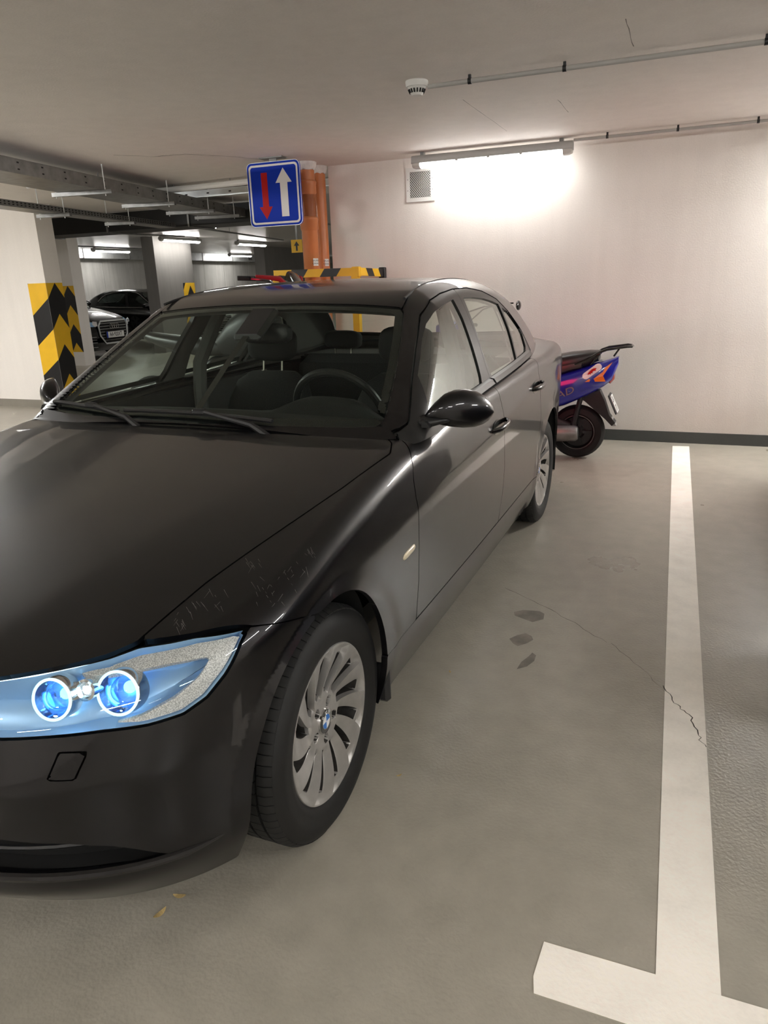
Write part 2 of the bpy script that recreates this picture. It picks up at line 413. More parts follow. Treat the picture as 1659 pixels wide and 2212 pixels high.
def cut(V, T, S):
    ins = S < 0; k = ins[T].sum(1); keep = [T[k == 3]]; newV = []; cache = {}; extra = []
    base = len(V)
    def cv(i, j):
        e = (i, j) if i < j else (j, i)
        if e not in cache:
            i2, j2 = e; t = S[i2]/(S[i2]-S[j2]); t = min(max(t, .02), .98)
            cache[e] = base+len(newV); newV.append(V[i2]+t*(V[j2]-V[i2]))
        return cache[e]
    for tri in T[(k > 0) & (k < 3)]:
        poly = []
        for q in range(3):
            i, j = int(tri[q]), int(tri[(q+1) % 3])
            if ins[i]: poly.append(i)
            if ins[i] != ins[j]: poly.append(cv(i, j))
        for q in range(1, len(poly)-1): extra.append((poly[0], poly[q], poly[q+1]))
    VV = np.vstack([V, np.array(newV)]) if newV else V
    TT = np.vstack(keep+([np.array(extra)] if extra else []))
    u, inv = np.unique(TT.ravel(), return_inverse=True)
    return VV[u], inv.reshape(-1, 3)
def psd(pts, poly):
    # signed distance of points (n,2) to polygon, negative inside
    poly = np.asarray(poly, float); d2 = np.full(len(pts), 1e9); ins = np.zeros(len(pts), bool); n = len(poly)
    px, py = pts[:, 0], pts[:, 1]
    for i in range(n):
        a, b = poly[i], poly[(i+1) % n]; e = b-a; w0 = px-a[0]; w1 = py-a[1]
        t = np.clip((w0*e[0]+w1*e[1])/max(e@e, 1e-12), 0, 1); d2 = np.minimum(d2, (w0-t*e[0])**2+(w1-t*e[1])**2)
        c = (a[1] > py) != (b[1] > py)
        if abs(e[1]) > 1e-12: ins ^= c & (px < (py-a[1])*e[0]/e[1]+a[0])
    d = np.sqrt(d2); return np.where(ins, -d, d)
def line(xs, ys): return lambda t: np.interp(t, xs, ys)

# panel outlines of the car (car frame: x left, y rearwards from the front axle, z up)
HOOD = [(-.02, -.665), (.20, -.66), (.32, -.645), (.443, -.605), (.508, -.567), (.57, -.524), (.615, -.485), (.648, -.440), (.679, -.237), (.725, -.033), (.754, .102), (.784, .257), (.806, .42), (.816, .525), (.79, .60), (.745, .655), (.66, .685), (.576, .684), (.42, .655), (.27, .63), (-.02, .618)]
doorl = line([.2, .357, .493, .621, .773, .828, .882, .915, .98], [.53, .541, .554, .550, .540, .551, .582, .621, .70])
bshut = line([.2, .36, .47, .60, .75, .85, .97, 1.055, 1.225, 1.353, 1.40], [1.57, 1.585, 1.628, 1.638, 1.602, 1.592, 1.585, 1.60, 1.665, 1.706, 1.72])
rshut = line([.2, .47, .60, .702, .822, .938, 1.0, 1.1], [2.41, 2.41, 2.415, 2.418, 2.36, 2.335, 2.40, 2.5])
zsplit = line([-.9, -.303, -.28, -.13, -.085, -.08], [.727, .727, .722, .684, .675, 0.])
yhl = line([.3, .443, .508, .57, .615, .648, .747, .829, .95], [-.66, -.605, -.567, -.524, -.485, -.442, -.379, -.303, -.20])
def th(P): return np.arctan2(np.abs(P[:, 0]), .1-P[:, 1])*.75
def tz(pts): pts = np.array(pts); return np.c_[np.arctan2(pts[:, 0], .1-pts[:, 1])*.75, pts[:, 2]]
HL = tz([(.829, -.303, .727), (.747, -.379, .732), (.652, -.442, .725), (.615, -.485, .716), (.57, -.524, .709), (.508, -.567, .701), (.443, -.605, .694), (.38, -.635, .688), (.36, -.655, .66), (.372, -.675, .625), (.42, -.690, .609), (.498, -.669, .608), (.58, -.634, .610), (.667, -.583, .610), (.733, -.527, .604), (.777, -.474, .606), (.804, -.429, .624), (.819, -.385, .657), (.831, -.338, .704)])
HLIN = tz([(.77, -.375, .702), (.70, -.42, .705), (.652, -.462, .703), (.615, -.49, .700), (.57, -.524, .700), (.508, -.567, .696), (.443, -.605, .689), (.36, -.635, .684), (.34, -.655, .66), (.36, -.675, .62), (.42, -.690, .606), (.498, -.669, .606), (.58, -.634, .608), (.667, -.583, .616), (.72, -.527, .622), (.76, -.474, .640), (.78, -.42, .670)])
INTAKE = tz([(-.05, -.765, .418), (.25, -.75, .414), (.486, -.708, .402), (.60, -.645, .384), (.665, -.60, .362), (.70, -.575, .34), (.748, -.522, .295), (.721, -.552, .290), (.656, -.614, .304), (.56, -.67, .313), (.469, -.712, .320), (.25, -.75, .326), (-.05, -.765, .328)])
KIDNEY = [(.018, .535), (.03, .52), (.16, .522), (.185, .55), (.188, .60), (.165, .648), (.12, .665), (.02, .668)]
WCOVER = tz([(.603, -.632, .581), (.647, -.605, .576), (.627, -.628, .526), (.583, -.652, .530)])
WS = [(-.02, .60), (.30, .615), (.50, .632), (.62, .648), (.728, .668), (.707, .798), (.679, .928), (.645, 1.061), (.600, 1.205), (.575, 1.228), (.52, 1.222), (.30, 1.205), (-.02, 1.195)]
RW = [(-.02, 2.66), (.40, 2.645), (.53, 2.64), (.60, 2.95), (.63, 3.02), (.60, 3.05), (.3, 3.09), (-.02, 3.10)]
DLO = [(.60, .90), (.66, .955), (.708, .974), (.88, 1.085), (1.046, 1.186), (1.221, 1.288), (1.351, 1.338), (1.51, 1.360), (1.69, 1.373), (1.909, 1.374), (2.111, 1.355), (2.314, 1.310), (2.445, 1.242), (2.556, 1.140), (2.60, 1.03), (2.58, .985), (2.55, .97), (2.0, .955), (1.4, .93), (.9, .90)]
GF = [(.826, .985), (.919, 1.097), (1.104, 1.208), (1.201, 1.258), (1.313, 1.297), (1.454, 1.319), (1.60, 1.333), (1.589, 1.258), (1.545, 1.16), (1.486, 1.026), (1.453, .985), (1.44, .965), (.83, .95)]
GR = [(1.746, 1.335), (1.90, 1.333), (2.066, 1.321), (2.19, 1.305), (2.303, 1.285), (2.259, 1.173), (2.144, 1.010), (2.13, .995), (1.62, .978), (1.625, .997), (1.635, 1.111), (1.69, 1.22)]
GQ = [(2.335, 1.268), (2.42, 1.243), (2.482, 1.216), (2.53, 1.17), (2.545, 1.12), (2.50, 1.056), (2.40, 1.018), (2.36, 1.008), (2.168, 1.003), (2.28, 1.165)]
def arch(P):
    y, z = P[:, 1], np.maximum(P[:, 2], .30)
    a = (1-np.sqrt(((y+.045)/.337)**2+((z-.30)/.388)**2))*.36; b = (1-np.sqrt(((y-2.765)/.352)**2+((z-.30)/.378)**2))*.36
    return np.maximum(a, b)
mx = lambda *a: np.maximum.reduce([np.broadcast_to(np.asarray(q, float), np.shape(a[0])) for q in a])
G = .0022
def hoodS(P): return psd(np.c_[np.abs(P[:, 0]), P[:, 1]], HOOD)
def hlS(P): return psd(np.c_[th(P), P[:, 2]], HL)
def make_regions(res=1.0):
    q = lambda n: max(6, int(n*res))
    P1 = patch(fbody, np.linspace(-.66, 3.30, q(300)), np.concatenate([np.linspace(-.42, .45, q(120), endpoint=False), np.linspace(.45, PI/2, q(90))]), 'long', .50)
    P2 = patch(fbody, np.linspace(.172, .76, q(84)), np.concatenate([np.linspace(1.55, .30, q(120), endpoint=False), np.linspace(.30, 0, q(20))]), 'front')
    PR = patch(fbody, np.linspace(.17, 1.04, q(50)), np.linspace(1.35, 0, q(60)), 'rear')
    P3 = patch(fgh, np.linspace(.60, 3.25, q(230)), np.linspace(.02, PI/2, q(120)), 'long', .90)
    ax = lambda P: np.abs(P[:, 0])
    sideyz = lambda P: P[:, 1:3]
    R = {}
    for p in (P1, P2, PR, P3): p['side'] = lambda P, s: -s*P[:, 0]
    def add(name, pt, fn): R[name] = (pt, fn)
    add('hood', P1, lambda P: hoodS(P)+G)
    for s, sn in ((1, 'L'), (-1, 'R')):
        sd = lambda P, s=s: -s*P[:, 0]
        add('fender'+sn, P1, lambda P, sd=sd: mx(sd(P), -hoodS(P)+G, zsplit(P[:, 1])-P[:, 2]+G*.7, (yhl(ax(P))-P[:, 1])*.75+G, P[:, 1]-doorl(P[:, 2])+G, arch(P), .357-P[:, 2]))
        add('front_door'+sn, P1, lambda P, sd=sd: mx(sd(P), doorl(P[:, 2])-P[:, 1]+G, P[:, 1]-bshut(P[:, 2])+G, .359-P[:, 2]+G*.5, .79-ax(P)))
        add('rear_door'+sn, P1, lambda P, sd=sd: mx(sd(P), bshut(P[:, 2])-P[:, 1]+G, P[:, 1]-rshut(P[:, 2])+G, .359-P[:, 2]+G*.5, .76-ax(P), arch(P)+.012*(P[:, 1] > 2.3)))
        add('quarter'+sn, P1, lambda P, sd=sd: mx(sd(P), rshut(P[:, 2])-P[:, 1]+G, np.maximum(arch(P), np.where(P[:, 1] < 2.42, .352-P[:, 2]+.01, -1)), P[:, 1]-3.27, .64-ax(P)))
        add('sill'+sn, P1, lambda P, sd=sd: mx(sd(P), P[:, 2]-.3555, .18-P[:, 2], arch(P)-.002, .24-P[:, 1], P[:, 1]-2.5))
        add('lens'+sn, P2, lambda P, sd=sd: mx(sd(P), hlS(P)+G*1.2))
        add('reflector'+sn, P2, lambda P, sd=sd: mx(sd(P), hlS(P)+.006, -psd(np.c_[th(P), P[:, 2]], HLIN)))
        add('housing'+sn, P2, lambda P, sd=sd: mx(sd(P), hlS(P)+.003))
        add('cover'+sn, P2, lambda P, sd=sd: mx(sd(P), psd(np.c_[th(P), P[:, 2]], WCOVER)+.0015))
        dlo = lambda P: psd(P[:, 1:3], DLO)
        gf = lambda P: psd(P[:, 1:3], GF); gr = lambda P: psd(P[:, 1:3], GR); gq = lambda P: psd(P[:, 1:3], GQ)
        add('frame_front'+sn, P3, lambda P, sd=sd: mx(sd(P), dlo(P)+G, -gf(P), P[:, 1]-bshut(P[:, 2])+.001, .5-ax(P)))
        add('frame_rear'+sn, P3, lambda P, sd=sd: mx(sd(P), dlo(P)+G, -gr(P), -gq(P), bshut(P[:, 2])-P[:, 1]+.001, .5-ax(P)))
        add('glass_front'+sn, P3, lambda P, sd=sd: mx(sd(P), gf(P)-.006, .5-ax(P)))
        add('glass_rear'+sn, P3, lambda P, sd=sd: mx(sd(P), gr(P)-.006, .5-ax(P)))
        add('glass_quarter'+sn, P3, lambda P, sd=sd: mx(sd(P), gq(P)-.006, .5-ax(P)))
        add('taillight'+sn, PR, lambda P, sd=sd: mx(sd(P), .70-P[:, 2], P[:, 2]-.885, .42-ax(P), 3.30-P[:, 1]))
    wss = lambda P: np.where(P[:, 1] < 1.6, psd(np.c_[ax(P), P[:, 1]], WS), 1.)
    rws = lambda P: np.where(P[:, 1] > 2.2, psd(np.c_[ax(P), P[:, 1]], RW), 1.)
    dls = lambda P: np.where(ax(P) > .5, psd(P[:, 1:3], DLO), 1.)
    gut = line([.5, 1.2, 1.255, 1.37, 1.547, 2.0, 2.6, 3.0], [.6, .592, .583, .572, .556, .545, .53, .56])
    add('windshield', P3, lambda P: wss(P)+G)
    add('frit', P3, lambda P: mx(wss(P)+.004, -(wss(P)+.034)))
    add('rear_window', P3, lambda P: rws(P)+G)
    add('roof', P3, lambda P: mx(-wss(P)+G*.5, -rws(P)+G*.5, ax(P)-gut(P[:, 1])+.0012, 1.18-P[:, 1], P[:, 1]-2.8))
    roofS = lambda P: mx(ax(P)-gut(P[:, 1]), 1.18-P[:, 1], P[:, 1]-2.8)
    add('side_frame', P3, lambda P: mx(-wss(P)+G*.5, -rws(P)+G*.5, -dls(P)+G*.5, -roofS(P)+.0012, .932-P[:, 2]))
    add('headliner', P3, lambda P: mx(-wss(P)-.01, -rws(P)-.01, -np.where(ax(P) > .5, np.minimum.reduce([psd(P[:, 1:3], GF), psd(P[:, 1:3], GR), psd(P[:, 1:3], GQ)]), 1.), .96-P[:, 2]))
    kid = lambda P: np.where(P[:, 1] < -.4, psd(np.c_[ax(P), P[:, 2]], KIDNEY), 1.)
    add('bumper', P2, lambda P: mx(np.where(P[:, 1] < -.31, np.where(hoodS(P) < 0, .01, -1.), -1.), -hoodS(P)*np.where(P[:, 2] > .64, 1, 0)-np.where(P[:, 2] > .64, 0, 1)+G, -hlS(P)+G, P[:, 2]-zsplit(P[:, 1])+G*.7, arch(P), P[:, 1]+.10, -psd(np.c_[th(P), P[:, 2]], INTAKE), -kid(P), -psd(np.c_[th(P), P[:, 2]], WCOVER)+.0015, .178-P[:, 2]))
    add('kidney_back', P2, lambda P: kid(P)-.004)
    add('intake_back', P2, lambda P: psd(np.c_[th(P), P[:, 2]], INTAKE)-.02)
    add('rear_bumper', PR, lambda P: mx(P[:, 2]-.64, 3.275-P[:, 1]))
    add('trunk_face', PR, lambda P: mx(.645-P[:, 2], 3.275-P[:, 1], -np.maximum.reduce([.695-P[:, 2], P[:, 2]-.89, .415-ax(P), 3.295-P[:, 1]])))
    add('trunk_lid', P1, lambda P: mx(3.03-P[:, 1], ax(P)-.64, .9-P[:, 2]))
    add('inner', P1, lambda P: mx(np.where(P[:, 1] < -.25, -hlS(P)+.012, -1.), arch(P)+.003, np.where(P[:, 1] > .60, .74-ax(P), -1.), .2-P[:, 2], -P[:, 1]-.52))
    add('inner_front', P2, lambda P: mx(arch(P)+.003, -hlS(P)+.012, -psd(np.c_[th(P), P[:, 2]], INTAKE)+.012, -kid(P)+.01, P[:, 1]+.12, P[:, 2]-.73))
    return R
def region_mesh(R, key, off=0.):
    p, fn = R[key]; V = p['V']; S = fn(V)
    V, T = cut(V, p['T'], S); N = grad(p['f'], V)
    return V+off*N, N, T
def panel(R, key, name, m, parent, off=0., flange=.012, wall=False):
    V, N, T = region_mesh(R, key, off)
    verts = [V]; norms = [N]; faces = [T]
    if flange:
        e = np.vstack([T[:, [0, 1]], T[:, [1, 2]], T[:, [2, 0]]]); es = np.sort(e, 1)
        _, inv, cnt = np.unique(es, axis=0, return_inverse=True, return_counts=True); b = e[cnt[inv.ravel()] == 1]
        t = V[b[:, 1]]-V[b[:, 0]]; t /= np.maximum(np.linalg.norm(t, axis=1), 1e-9)[:, None]; out = np.cross(t, N[b[:, 0]])
        on = np.zeros_like(V); np.add.at(on, b[:, 0], out); np.add.at(on, b[:, 1], out)
        bi = np.unique(b); mp = -np.ones(len(V), int); mp[bi] = np.arange(len(bi)); k = len(V); nb = len(bi)
        o = on[bi]; o /= np.maximum(np.linalg.norm(o, axis=1), 1e-9)[:, None]
        A = V[bi]; B = V[bi]-flange*N[bi]
        verts += [A, B]; norms += [o, o]; i, j = mp[b[:, 0]], mp[b[:, 1]]
        faces += [np.c_[k+j, k+i, k+nb+i], np.c_[k+j, k+nb+i, k+nb+j]]
    if wall: faces = [q[:, ::-1] for q in faces[1:]]; norms[1:] = [-q for q in norms[1:]]
    V = np.vstack(verts); N = np.vstack(norms); T = np.vstack(faces)
    me = bpy.data.meshes.new(name); me.from_pydata(V.tolist(), [], T.tolist()); me.materials.append(MATS[m])
    me.polygons.foreach_set('use_smooth', [True]*len(me.polygons)); me.update()
    me.normals_split_custom_set_from_vertices(N.tolist())
    return link(name, me, parent)

# ------------------------------------------------------------------ wheel
def wheel_meshes():
    # axis +x, outboard positive, origin in the middle of the tyre
    out = {}
    flat = lambda V: np.c_[V[:, 0], V[:, 1], np.maximum(V[:, 2], -.2992)]
    half = [(.212, .084), (.222, .0935), (.238, .0985), (.252, .0995), (.262, .1025), (.276, .1022), (.290, .0975), (.301, .090), (.306, .083), (.3085, .07)]
    prof = half+[(.3085, 0.)]+[(r, -h) for r, h in reversed(half)]
    m = MB().lathe(prof, (0, 0, 0), (1, 0, 0), 72); out['tyre'] = (m, 'rubber', flat)
    m = MB(); rows = [(.052, .087, 76, 1), (.012, .044, 60, 0), (-.026, .004, 60, 0), (-.058, -.034, 60, 0), (-.087, -.066, 76, 2)]
    for (x0, x1, n, sh) in rows:
        gap = .0026
        for k in range(n):
            P = []
            for a in (k*2*PI/n, (k+1)*2*PI/n-gap/.316):
                for (xx, rt, rb) in ((x0, .316 if sh != 2 else .3075, .30), (.5*(x0+x1), .3155, .30), (x1, .316 if sh != 1 else .3065, .30)):
                    for r in (rt, rb): P.append((xx, r*math.sin(a), r*math.cos(a)))
            m.add(P, [(0, 2, 8, 6), (2, 4, 10, 8), (0, 1, 3, 2), (2, 3, 5, 4), (6, 8, 9, 7), (8, 10, 11, 9), (0, 6, 7, 1), (4, 5, 11, 10)])
    out['tread'] = (m, 'tread', flat)
    # rim face: twelve swept blades
    phs = np.array([0, .06, .13, .20, .28, .36, .44, .50, .54, .565, .59, .615, .66, .72, .78, .84, .90, .945, .965, .985]); ns = len(phs); N = 12*ns
    rr = np.unique(np.concatenate([np.linspace(.028, .2215, 34), [.0725, .076, .080, .083, .0845, .086, .088, .092, .178, .181, .183, .185, .187, .189, .2135, .2165, .2185]])); nr = len(rr)
    tt = np.concatenate([(k+phs)*2*PI/12 for k in range(12)])
    Rr, T0 = np.meshgrid(rr, tt, indexing='ij'); ph = (T0*12/(2*PI)) % 1.0
    Tt = T0+.44*(Rr-.12)/.1*2*PI/12-.08
    base = .0905-.025*(1-sst(.05, .20, Rr))-.004*sst(.205, .2215, Rr)*0
    inr = sst(.072, .095, Rr)*(1-sst(.196, .212, Rr))
    blade = -.019*inr*ph**1.4
    slot = sst(.562, .60, ph)*(1-sst(.95, .985, ph))*sst(.083, .088, Rr)*(1-sst(.181, .187, Rr))
    h = base+blade-.045*slot
    lip = sst(.213, .2185, Rr); h = h-.010*lip
    for k in range(5):
        a = 2*PI*k/5+.55; d = np.hypot(Rr*np.sin(Tt)-.055*math.sin(a), Rr*np.cos(Tt)-.055*math.cos(a)); h = h-.022*(1-sst(.0105, .0125, d))
    V = np.stack([h, Rr*np.sin(Tt), Rr*np.cos(Tt)], -1).reshape(-1, 3)
    m = MB().use('alloy'); F = []; sl = (slot > .25)
    lug = np.zeros_like(sl)
    for k in range(5):
        a = 2*PI*k/5+.55; lug |= np.hypot(Rr*np.sin(Tt)-.055*math.sin(a), Rr*np.cos(Tt)-.055*math.cos(a)) < .0108
    dk = sl | lug
    m.use('alloy_dark'); m.use('alloy'); m.v = [tuple(p) for p in V]
    for i in range(nr-1):
        for j in range(N):
            j2 = (j+1) % N; m.f.append((i*N+j, i*N+j2, (i+1)*N+j2, (i+1)*N+j))
            m.m.append(1 if (dk[i, j] or dk[i+1, j2]) and (dk[i+1, j] or dk[i, j2]) else 0)
    m.mi = 0
    m.lathe([(.2215, .0805), (.2205, .083), (.214, .078), (.195, .06), (.19, -.08), (.212, -.088)], (0, 0, 0), (1, 0, 0), 64)
    m.use('alloy_dark').lathe([(.0, .02), (.15, .02), (.185, .01), (.19, -.06)], (0, 0, 0), (1, 0, 0), 32)
    out['wheel'] = (m, None, None)
    # roundel
    m = MB().use('chrome'); m.lathe([(.0355, .062), (.0355, .0705), (.0335, .0712), (.0325, .0705)], (0, 0, 0), (1, 0, 0), 40)
    m.use('black_gloss').lathe([(.0326, .0708), (.020, .0714), (0.0, .0716)], (0, 0, 0), (1, 0, 0), 40)
    m.use('chrome').lathe([(.0212, .0715), (.0212, .0723), (.0198, .0723), (.0198, .0715)], (0, 0, 0), (1, 0, 0), 32)
    for q in range(4):
        m.use('white_sign' if q % 2 else 'blue_mark'); P = [(.0722, 0, 0)]
        for k in range(9):
            a = PI/2*q+PI/2*k/8; P.append((.0722, .0198*math.cos(a), .0198*math.sin(a)))
        m.add(P, [tuple(range(10))])
    m.use('white_sign')
    for ch, a in (('B', 42), ('M', 0), ('W', -42)):
        a = math.radians(a); add_text(m, ch, .0145, (.0716, -.0267*math.sin(a), .0267*math.cos(a)), (0, math.cos(a), math.sin(a)), (0, -math.sin(a), math.cos(a)), .0008)
    out['emblem'] = (m, None, None)
    for k in range(5):
        a = 2*PI*k/5+.55; m = MB(); m.cyl((.035, .055*math.sin(a), .055*math.cos(a)), (.053, .055*math.sin(a), .055*math.cos(a)), .0082, 6)
        out['lug_bolt%d' % k] = (m, 'alloy_dark', None)
    return out
WM = wheel_meshes()
def first_wheel(parent, loc, rot, full=True):
    m, mt, xf = WM['wheel']; wo = m.build('wheel', mt, parent); wo.location = loc; wo.rotation_euler = (0, 0, rot)
    for k in ('tyre', 'tread', 'emblem')+tuple('lug_bolt%d' % q for q in range(5)):
        m, mt, xf = WM[k]; q = m.build(k.rstrip('01234'), mt, wo, xf=xf)
        if k == 'tread': q['kind'] = 'stuff'
    return wo
def copy_tree(o, parent=None):
    c = o.copy(); COL.objects.link(c); c.parent = parent
    for ch in list(o.children): copy_tree(ch, c)
    return c

# ------------------------------------------------------------------ the grey saloon car
CARO = empty('sedan_car', (0, 0, 0), CARYAW)
tag(CARO, 'dark grey metallic saloon car with bluish lit headlights parked in the marked bay', 'car')
RG = make_regions(1.0)
P_ = lambda key, name, m, parent=CARO, **k: panel(RG, key, name, m, parent, **k)
P_('hood', 'hood', 'paint'); bump = P_('bumper', 'front_bumper', 'paint', flange=.02)
for sn, s in (('L', 1), ('R', -1)):
    fe = P_('fender'+sn, 'fender', 'paint', flange=.016)
    P_('sill'+sn, 'sill', 'paint', flange=.02); P_('quarter'+sn, 'quarter_panel', 'paint', flange=.014)
    fd = P_('front_door'+sn, 'front_door', 'paint'); rd = P_('rear_door'+sn, 'rear_door', 'paint')
    P_('frame_front'+sn, 'window_frame', 'trim_satin', fd, off=-.002, flange=.02); P_('frame_rear'+sn, 'window_frame', 'trim_satin', rd, off=-.002, flange=.02)
    gm = 'glass_side' if s > 0 else 'glass_right'
    P_('glass_front'+sn, 'side_window', gm, fd, off=-.008, flange=0); P_('glass_rear'+sn, 'side_window', gm, rd, off=-.008, flange=0)
    P_('glass_quarter'+sn, 'quarter_window', gm, rd, off=-.008, flange=0)
    P_('cover'+sn, 'washer_cover', 'paint', bump, off=.0015, flange=.006)
    P_('taillight'+sn, 'tail_light', 'tail_glow', flange=0); P_('taillight'+sn, 'tail_light_backing', 'dark', off=-.012, flange=.03)  # dark backing added to keep the red glow out of the cabin
    # belt strip, handle, mirror
    for (dr, y0, y1) in ((fd, .74, 1.575), (rd, 1.60, 2.50)):
        m = MB(); secs = []
        for y in np.linspace(y0, y1, 24):
            z = .945+.035*(y-.7)+.012; x = float(Wg(y, z))+.004
            secs.append(np.array([(s*(x-.012), y, z+.016), (s*(x+.006), y, z+.012), (s*(x+.018), y, z-.006), (s*(x-.012), y, z-.006)])[::s])
        m.loft(secs).build('belt_trim', 'trim_satin', dr)
    for (dr, yc) in ((fd, 1.505), (rd, 2.265)):
        zc_ = float(zcr(yc))+.004; xw = float(Wside(yc, zc_)); m = MB().use('paint')
        secs = []
        for u in np.linspace(-1, 1, 15):
            y = yc+.112*u; z = zc_+.006*u; bow = .034*(1-abs(u)**3.2); hw = .0135*(1-.35*u*u)
            ring = [(s*(xw+bow-.004+.009*math.cos(a)), y, z+hw*math.sin(a)) for a in np.linspace(0, 2*PI, 12, endpoint=False)]
            secs.append(np.array(ring)[::s])
        m.loft(secs).build('door_handle', None, dr)
        m = MB(); secs = []
        for u in np.linspace(-1, 1, 11):
            y = yc-.02+.085*u; hh = .040*math.sqrt(max(1-u*u, 0))
            secs.append([np.array((s*(float(Wside(y, z))+.0016), y, z)) for z in np.linspace(zc_-.004-hh*.75, zc_-.004+hh*.75, 7)])
        V = np.array(secs).reshape(-1, 3); F = [(i*7+k, i*7+k+1, (i+1)*7+k+1, (i+1)*7+k) for i in range(10) for k in range(6)]
        m.add(V, F if s < 0 else [tuple(reversed(f)) for f in F]); m.build('handle_recess', 'black_gloss', dr)
    # wing mirror: lofted egg, tapering into the stalk
    m = MB().use('paint'); secs = []
    xs = np.array([.865, .872, .885, .905, .935, .965, 1.0, 1.035, 1.06, 1.078, 1.088, 1.092])
    zt = np.array([1.000, 1.010, 1.026, 1.048, 1.074, 1.086, 1.090, 1.083, 1.070, 1.052, 1.036, 1.024])
    zb = np.array([.992, .989, .985, .980, .974, .971, .970, .974, .983, .997, 1.010, 1.020])
    dp = np.array([.010, .022, .036, .052, .068, .075, .078, .072, .058, .040, .022, .006])
    for k, (x, t_, b_, d_) in enumerate(zip(xs, zt, zb, dp)):
        # housing sweeps back towards its tip
        yc_ = .80+.155*(x-.865)/.227; sc = (yc_+1.458)/2.158; x = 1.658-(1.658-x)*sc; t_ = 1.416-(1.416-t_)*sc; b_ = 1.416-(1.416-b_)*sc; ring = []
        for a in np.linspace(0, 2*PI, 28, endpoint=False):
            cy_, sz_ = math.cos(a), math.sin(a); fy = -d_ if cy_ < 0 else d_*.38
            ring.append((s*x, yc_+abs(cy_)**.85*fy, .5*(t_+b_)+.5*(t_-b_)*np.sign(sz_)*abs(sz_)**.9))
        secs.append(np.array(ring)[::s])
    m.loft(secs); mo = m.build('wing_mirror', None, fd, angle=60)
    m = MB().use('black_trim')
    ring = lambda c, rx_, rz_, dx: np.array([(s*(c[0]+dx*math.sin(a)*.4), c[1]+rx_*math.cos(a), c[2]+rz_*math.sin(a)) for a in np.linspace(0, 2*PI, 14, endpoint=False)])[::s]
    m.loft([ring((.80, .785, .962), .050, .024, .01), ring((.845, .79, .962), .042, .020, .01), ring((.88, .805, .966), .034, .014, .01), ring((.915, .83, .968), .028, .010, .01)])
    m.build('mirror_arm', None, fd, angle=60)
    # side repeater
    m = MB(); secs = []
    for u in np.linspace(-1, 1, 11):
        y = .466+.052*u; z = .622+.004*u; x = float(Wside(y, z)); q = math.sqrt(max(1-u**4, .02))
        secs.append(np.array([(s*(x-.003+.010*q*max(math.cos(a), -.2)), y, z+.0125*q*math.sin(a)) for a in np.linspace(0, 2*PI, 12, endpoint=False)])[::s])
    m.loft(secs).build('side_repeater', 'white_amber', fe)
    # headlamp
    hl = P_('lens'+sn, 'headlight_lens', 'glass_clear', flange=0)
    P_('housing'+sn, 'lamp_housing', 'hl_housing', hl, off=-.075, flange=0); P_('housing'+sn, 'housing_wall', 'hl_housing', hl, off=-.003, flange=.078, wall=True)
    P_('reflector'+sn, 'side_reflector', 'hl_reflector', hl, off=-.012, flange=.012)
    for k, (c, r) in enumerate((((.553, -.572, .655), .040), ((.660, -.508, .655), .043))):
        o = np.array((s*c[0], c[1], c[2])); d = unit((s*.24, -1., .30))
        m = MB().use('chrome').lathe([(r*1.10, -.02), (r*1.10, .0), (r*1.04, .014), (r*.98, .016), (r*.90, .004), (r*.80, -.004), (r*.76, -.03), (r*.72, -.035)], o, d, 40)
        m.build('projector_bezel', None, hl)
        u_, v_, d_ = frame(d); ringp = [o+d*.019+(r*1.00)*(math.cos(a)*u_+math.sin(a)*v_) for a in np.linspace(0, 2*PI, 40, endpoint=False)]
        MB().tube(ringp, .0030, 8, True).build('halo_ring', 'ring_glow', hl)
        MB().lathe([(r*.74, -.03), (r*.70, -.012), (r*.55, .006), (r*.32, .016), (0, .020)], o, d, 28).build('projector_lens', 'hl_proj', hl)
        MB().ell(o-d*.028, (r*.30,)*3, 12, 8).build('bulb', 'lens_glow', hl)
        MB().ell(o+d*.017-np.array((0, 0, r*1.02)), (.010, .004, .0035), 10, 6).build('halo_light', 'bulb_glow', hl)
    o = np.array((s*.606, -.545, .668)); d = unit((s*.2, -1, .3))
    MB().lathe([(.022, -.03), (.022, .008), (.017, .010), (.012, -.008), (.0, -.01)], o, d, 20).build('marker_reflector', 'chrome', hl)
    MB().ell(o+d*.002, (.007,)*3, 10, 6).build('bulb', 'bulb_glow', hl)
    MB().tube([np.array((s*x, y+.016, z-.012)) for x, y, z in ((.40, -.615, .680), (.45, -.585, .684), (.51, -.547, .690), (.57, -.505, .697), (.615, -.465, .703), (.65, -.430, .708))], .0028, 8).build('brow_light', 'brow_glow', hl)
    # wheel arch liner
    for (yc, ry_, rz_) in ((-.045, .352, .402), (2.765, .366, .392)):
        m = MB(); secs = []
        for a in np.linspace(-.22, PI+.22, 40):
            secs.append([np.array((s*x, yc+ry_*math.cos(a), .30+rz_*math.sin(a))) for x in (.50, .86 if yc > 1 else .785+.067*max(math.sin(a), 0.)**.6)])
        V = np.array(secs).reshape(-1, 3); m.add(V, [(i*2, i*2+1, i*2+3, i*2+2) for i in range(39)])
        P = [(s*.50, yc+ry_*math.cos(a), .30+rz_*math.sin(a)) for a in np.linspace(-.22, PI+.22, 30)]; m.add(P, [tuple(range(30))])
        m.build('wheel_arch_liner', 'dark', CARO)
    m = MB().rbox((s*.80, .318, .245), (.16, .03, .13), .012, rz(s*.0)); m.build('mud_flap', 'black_trim', CARO)
P_('inner', 'inner_body', 'dark', off=-.020, flange=0); P_('inner_front', 'inner_body', 'dark', off=-.026, flange=0)
ws = P_('windshield', 'windshield', 'glass_front', off=-.002, flange=0); P_('frit', 'black_border', 'black_gloss', ws, off=-.006, flange=0)
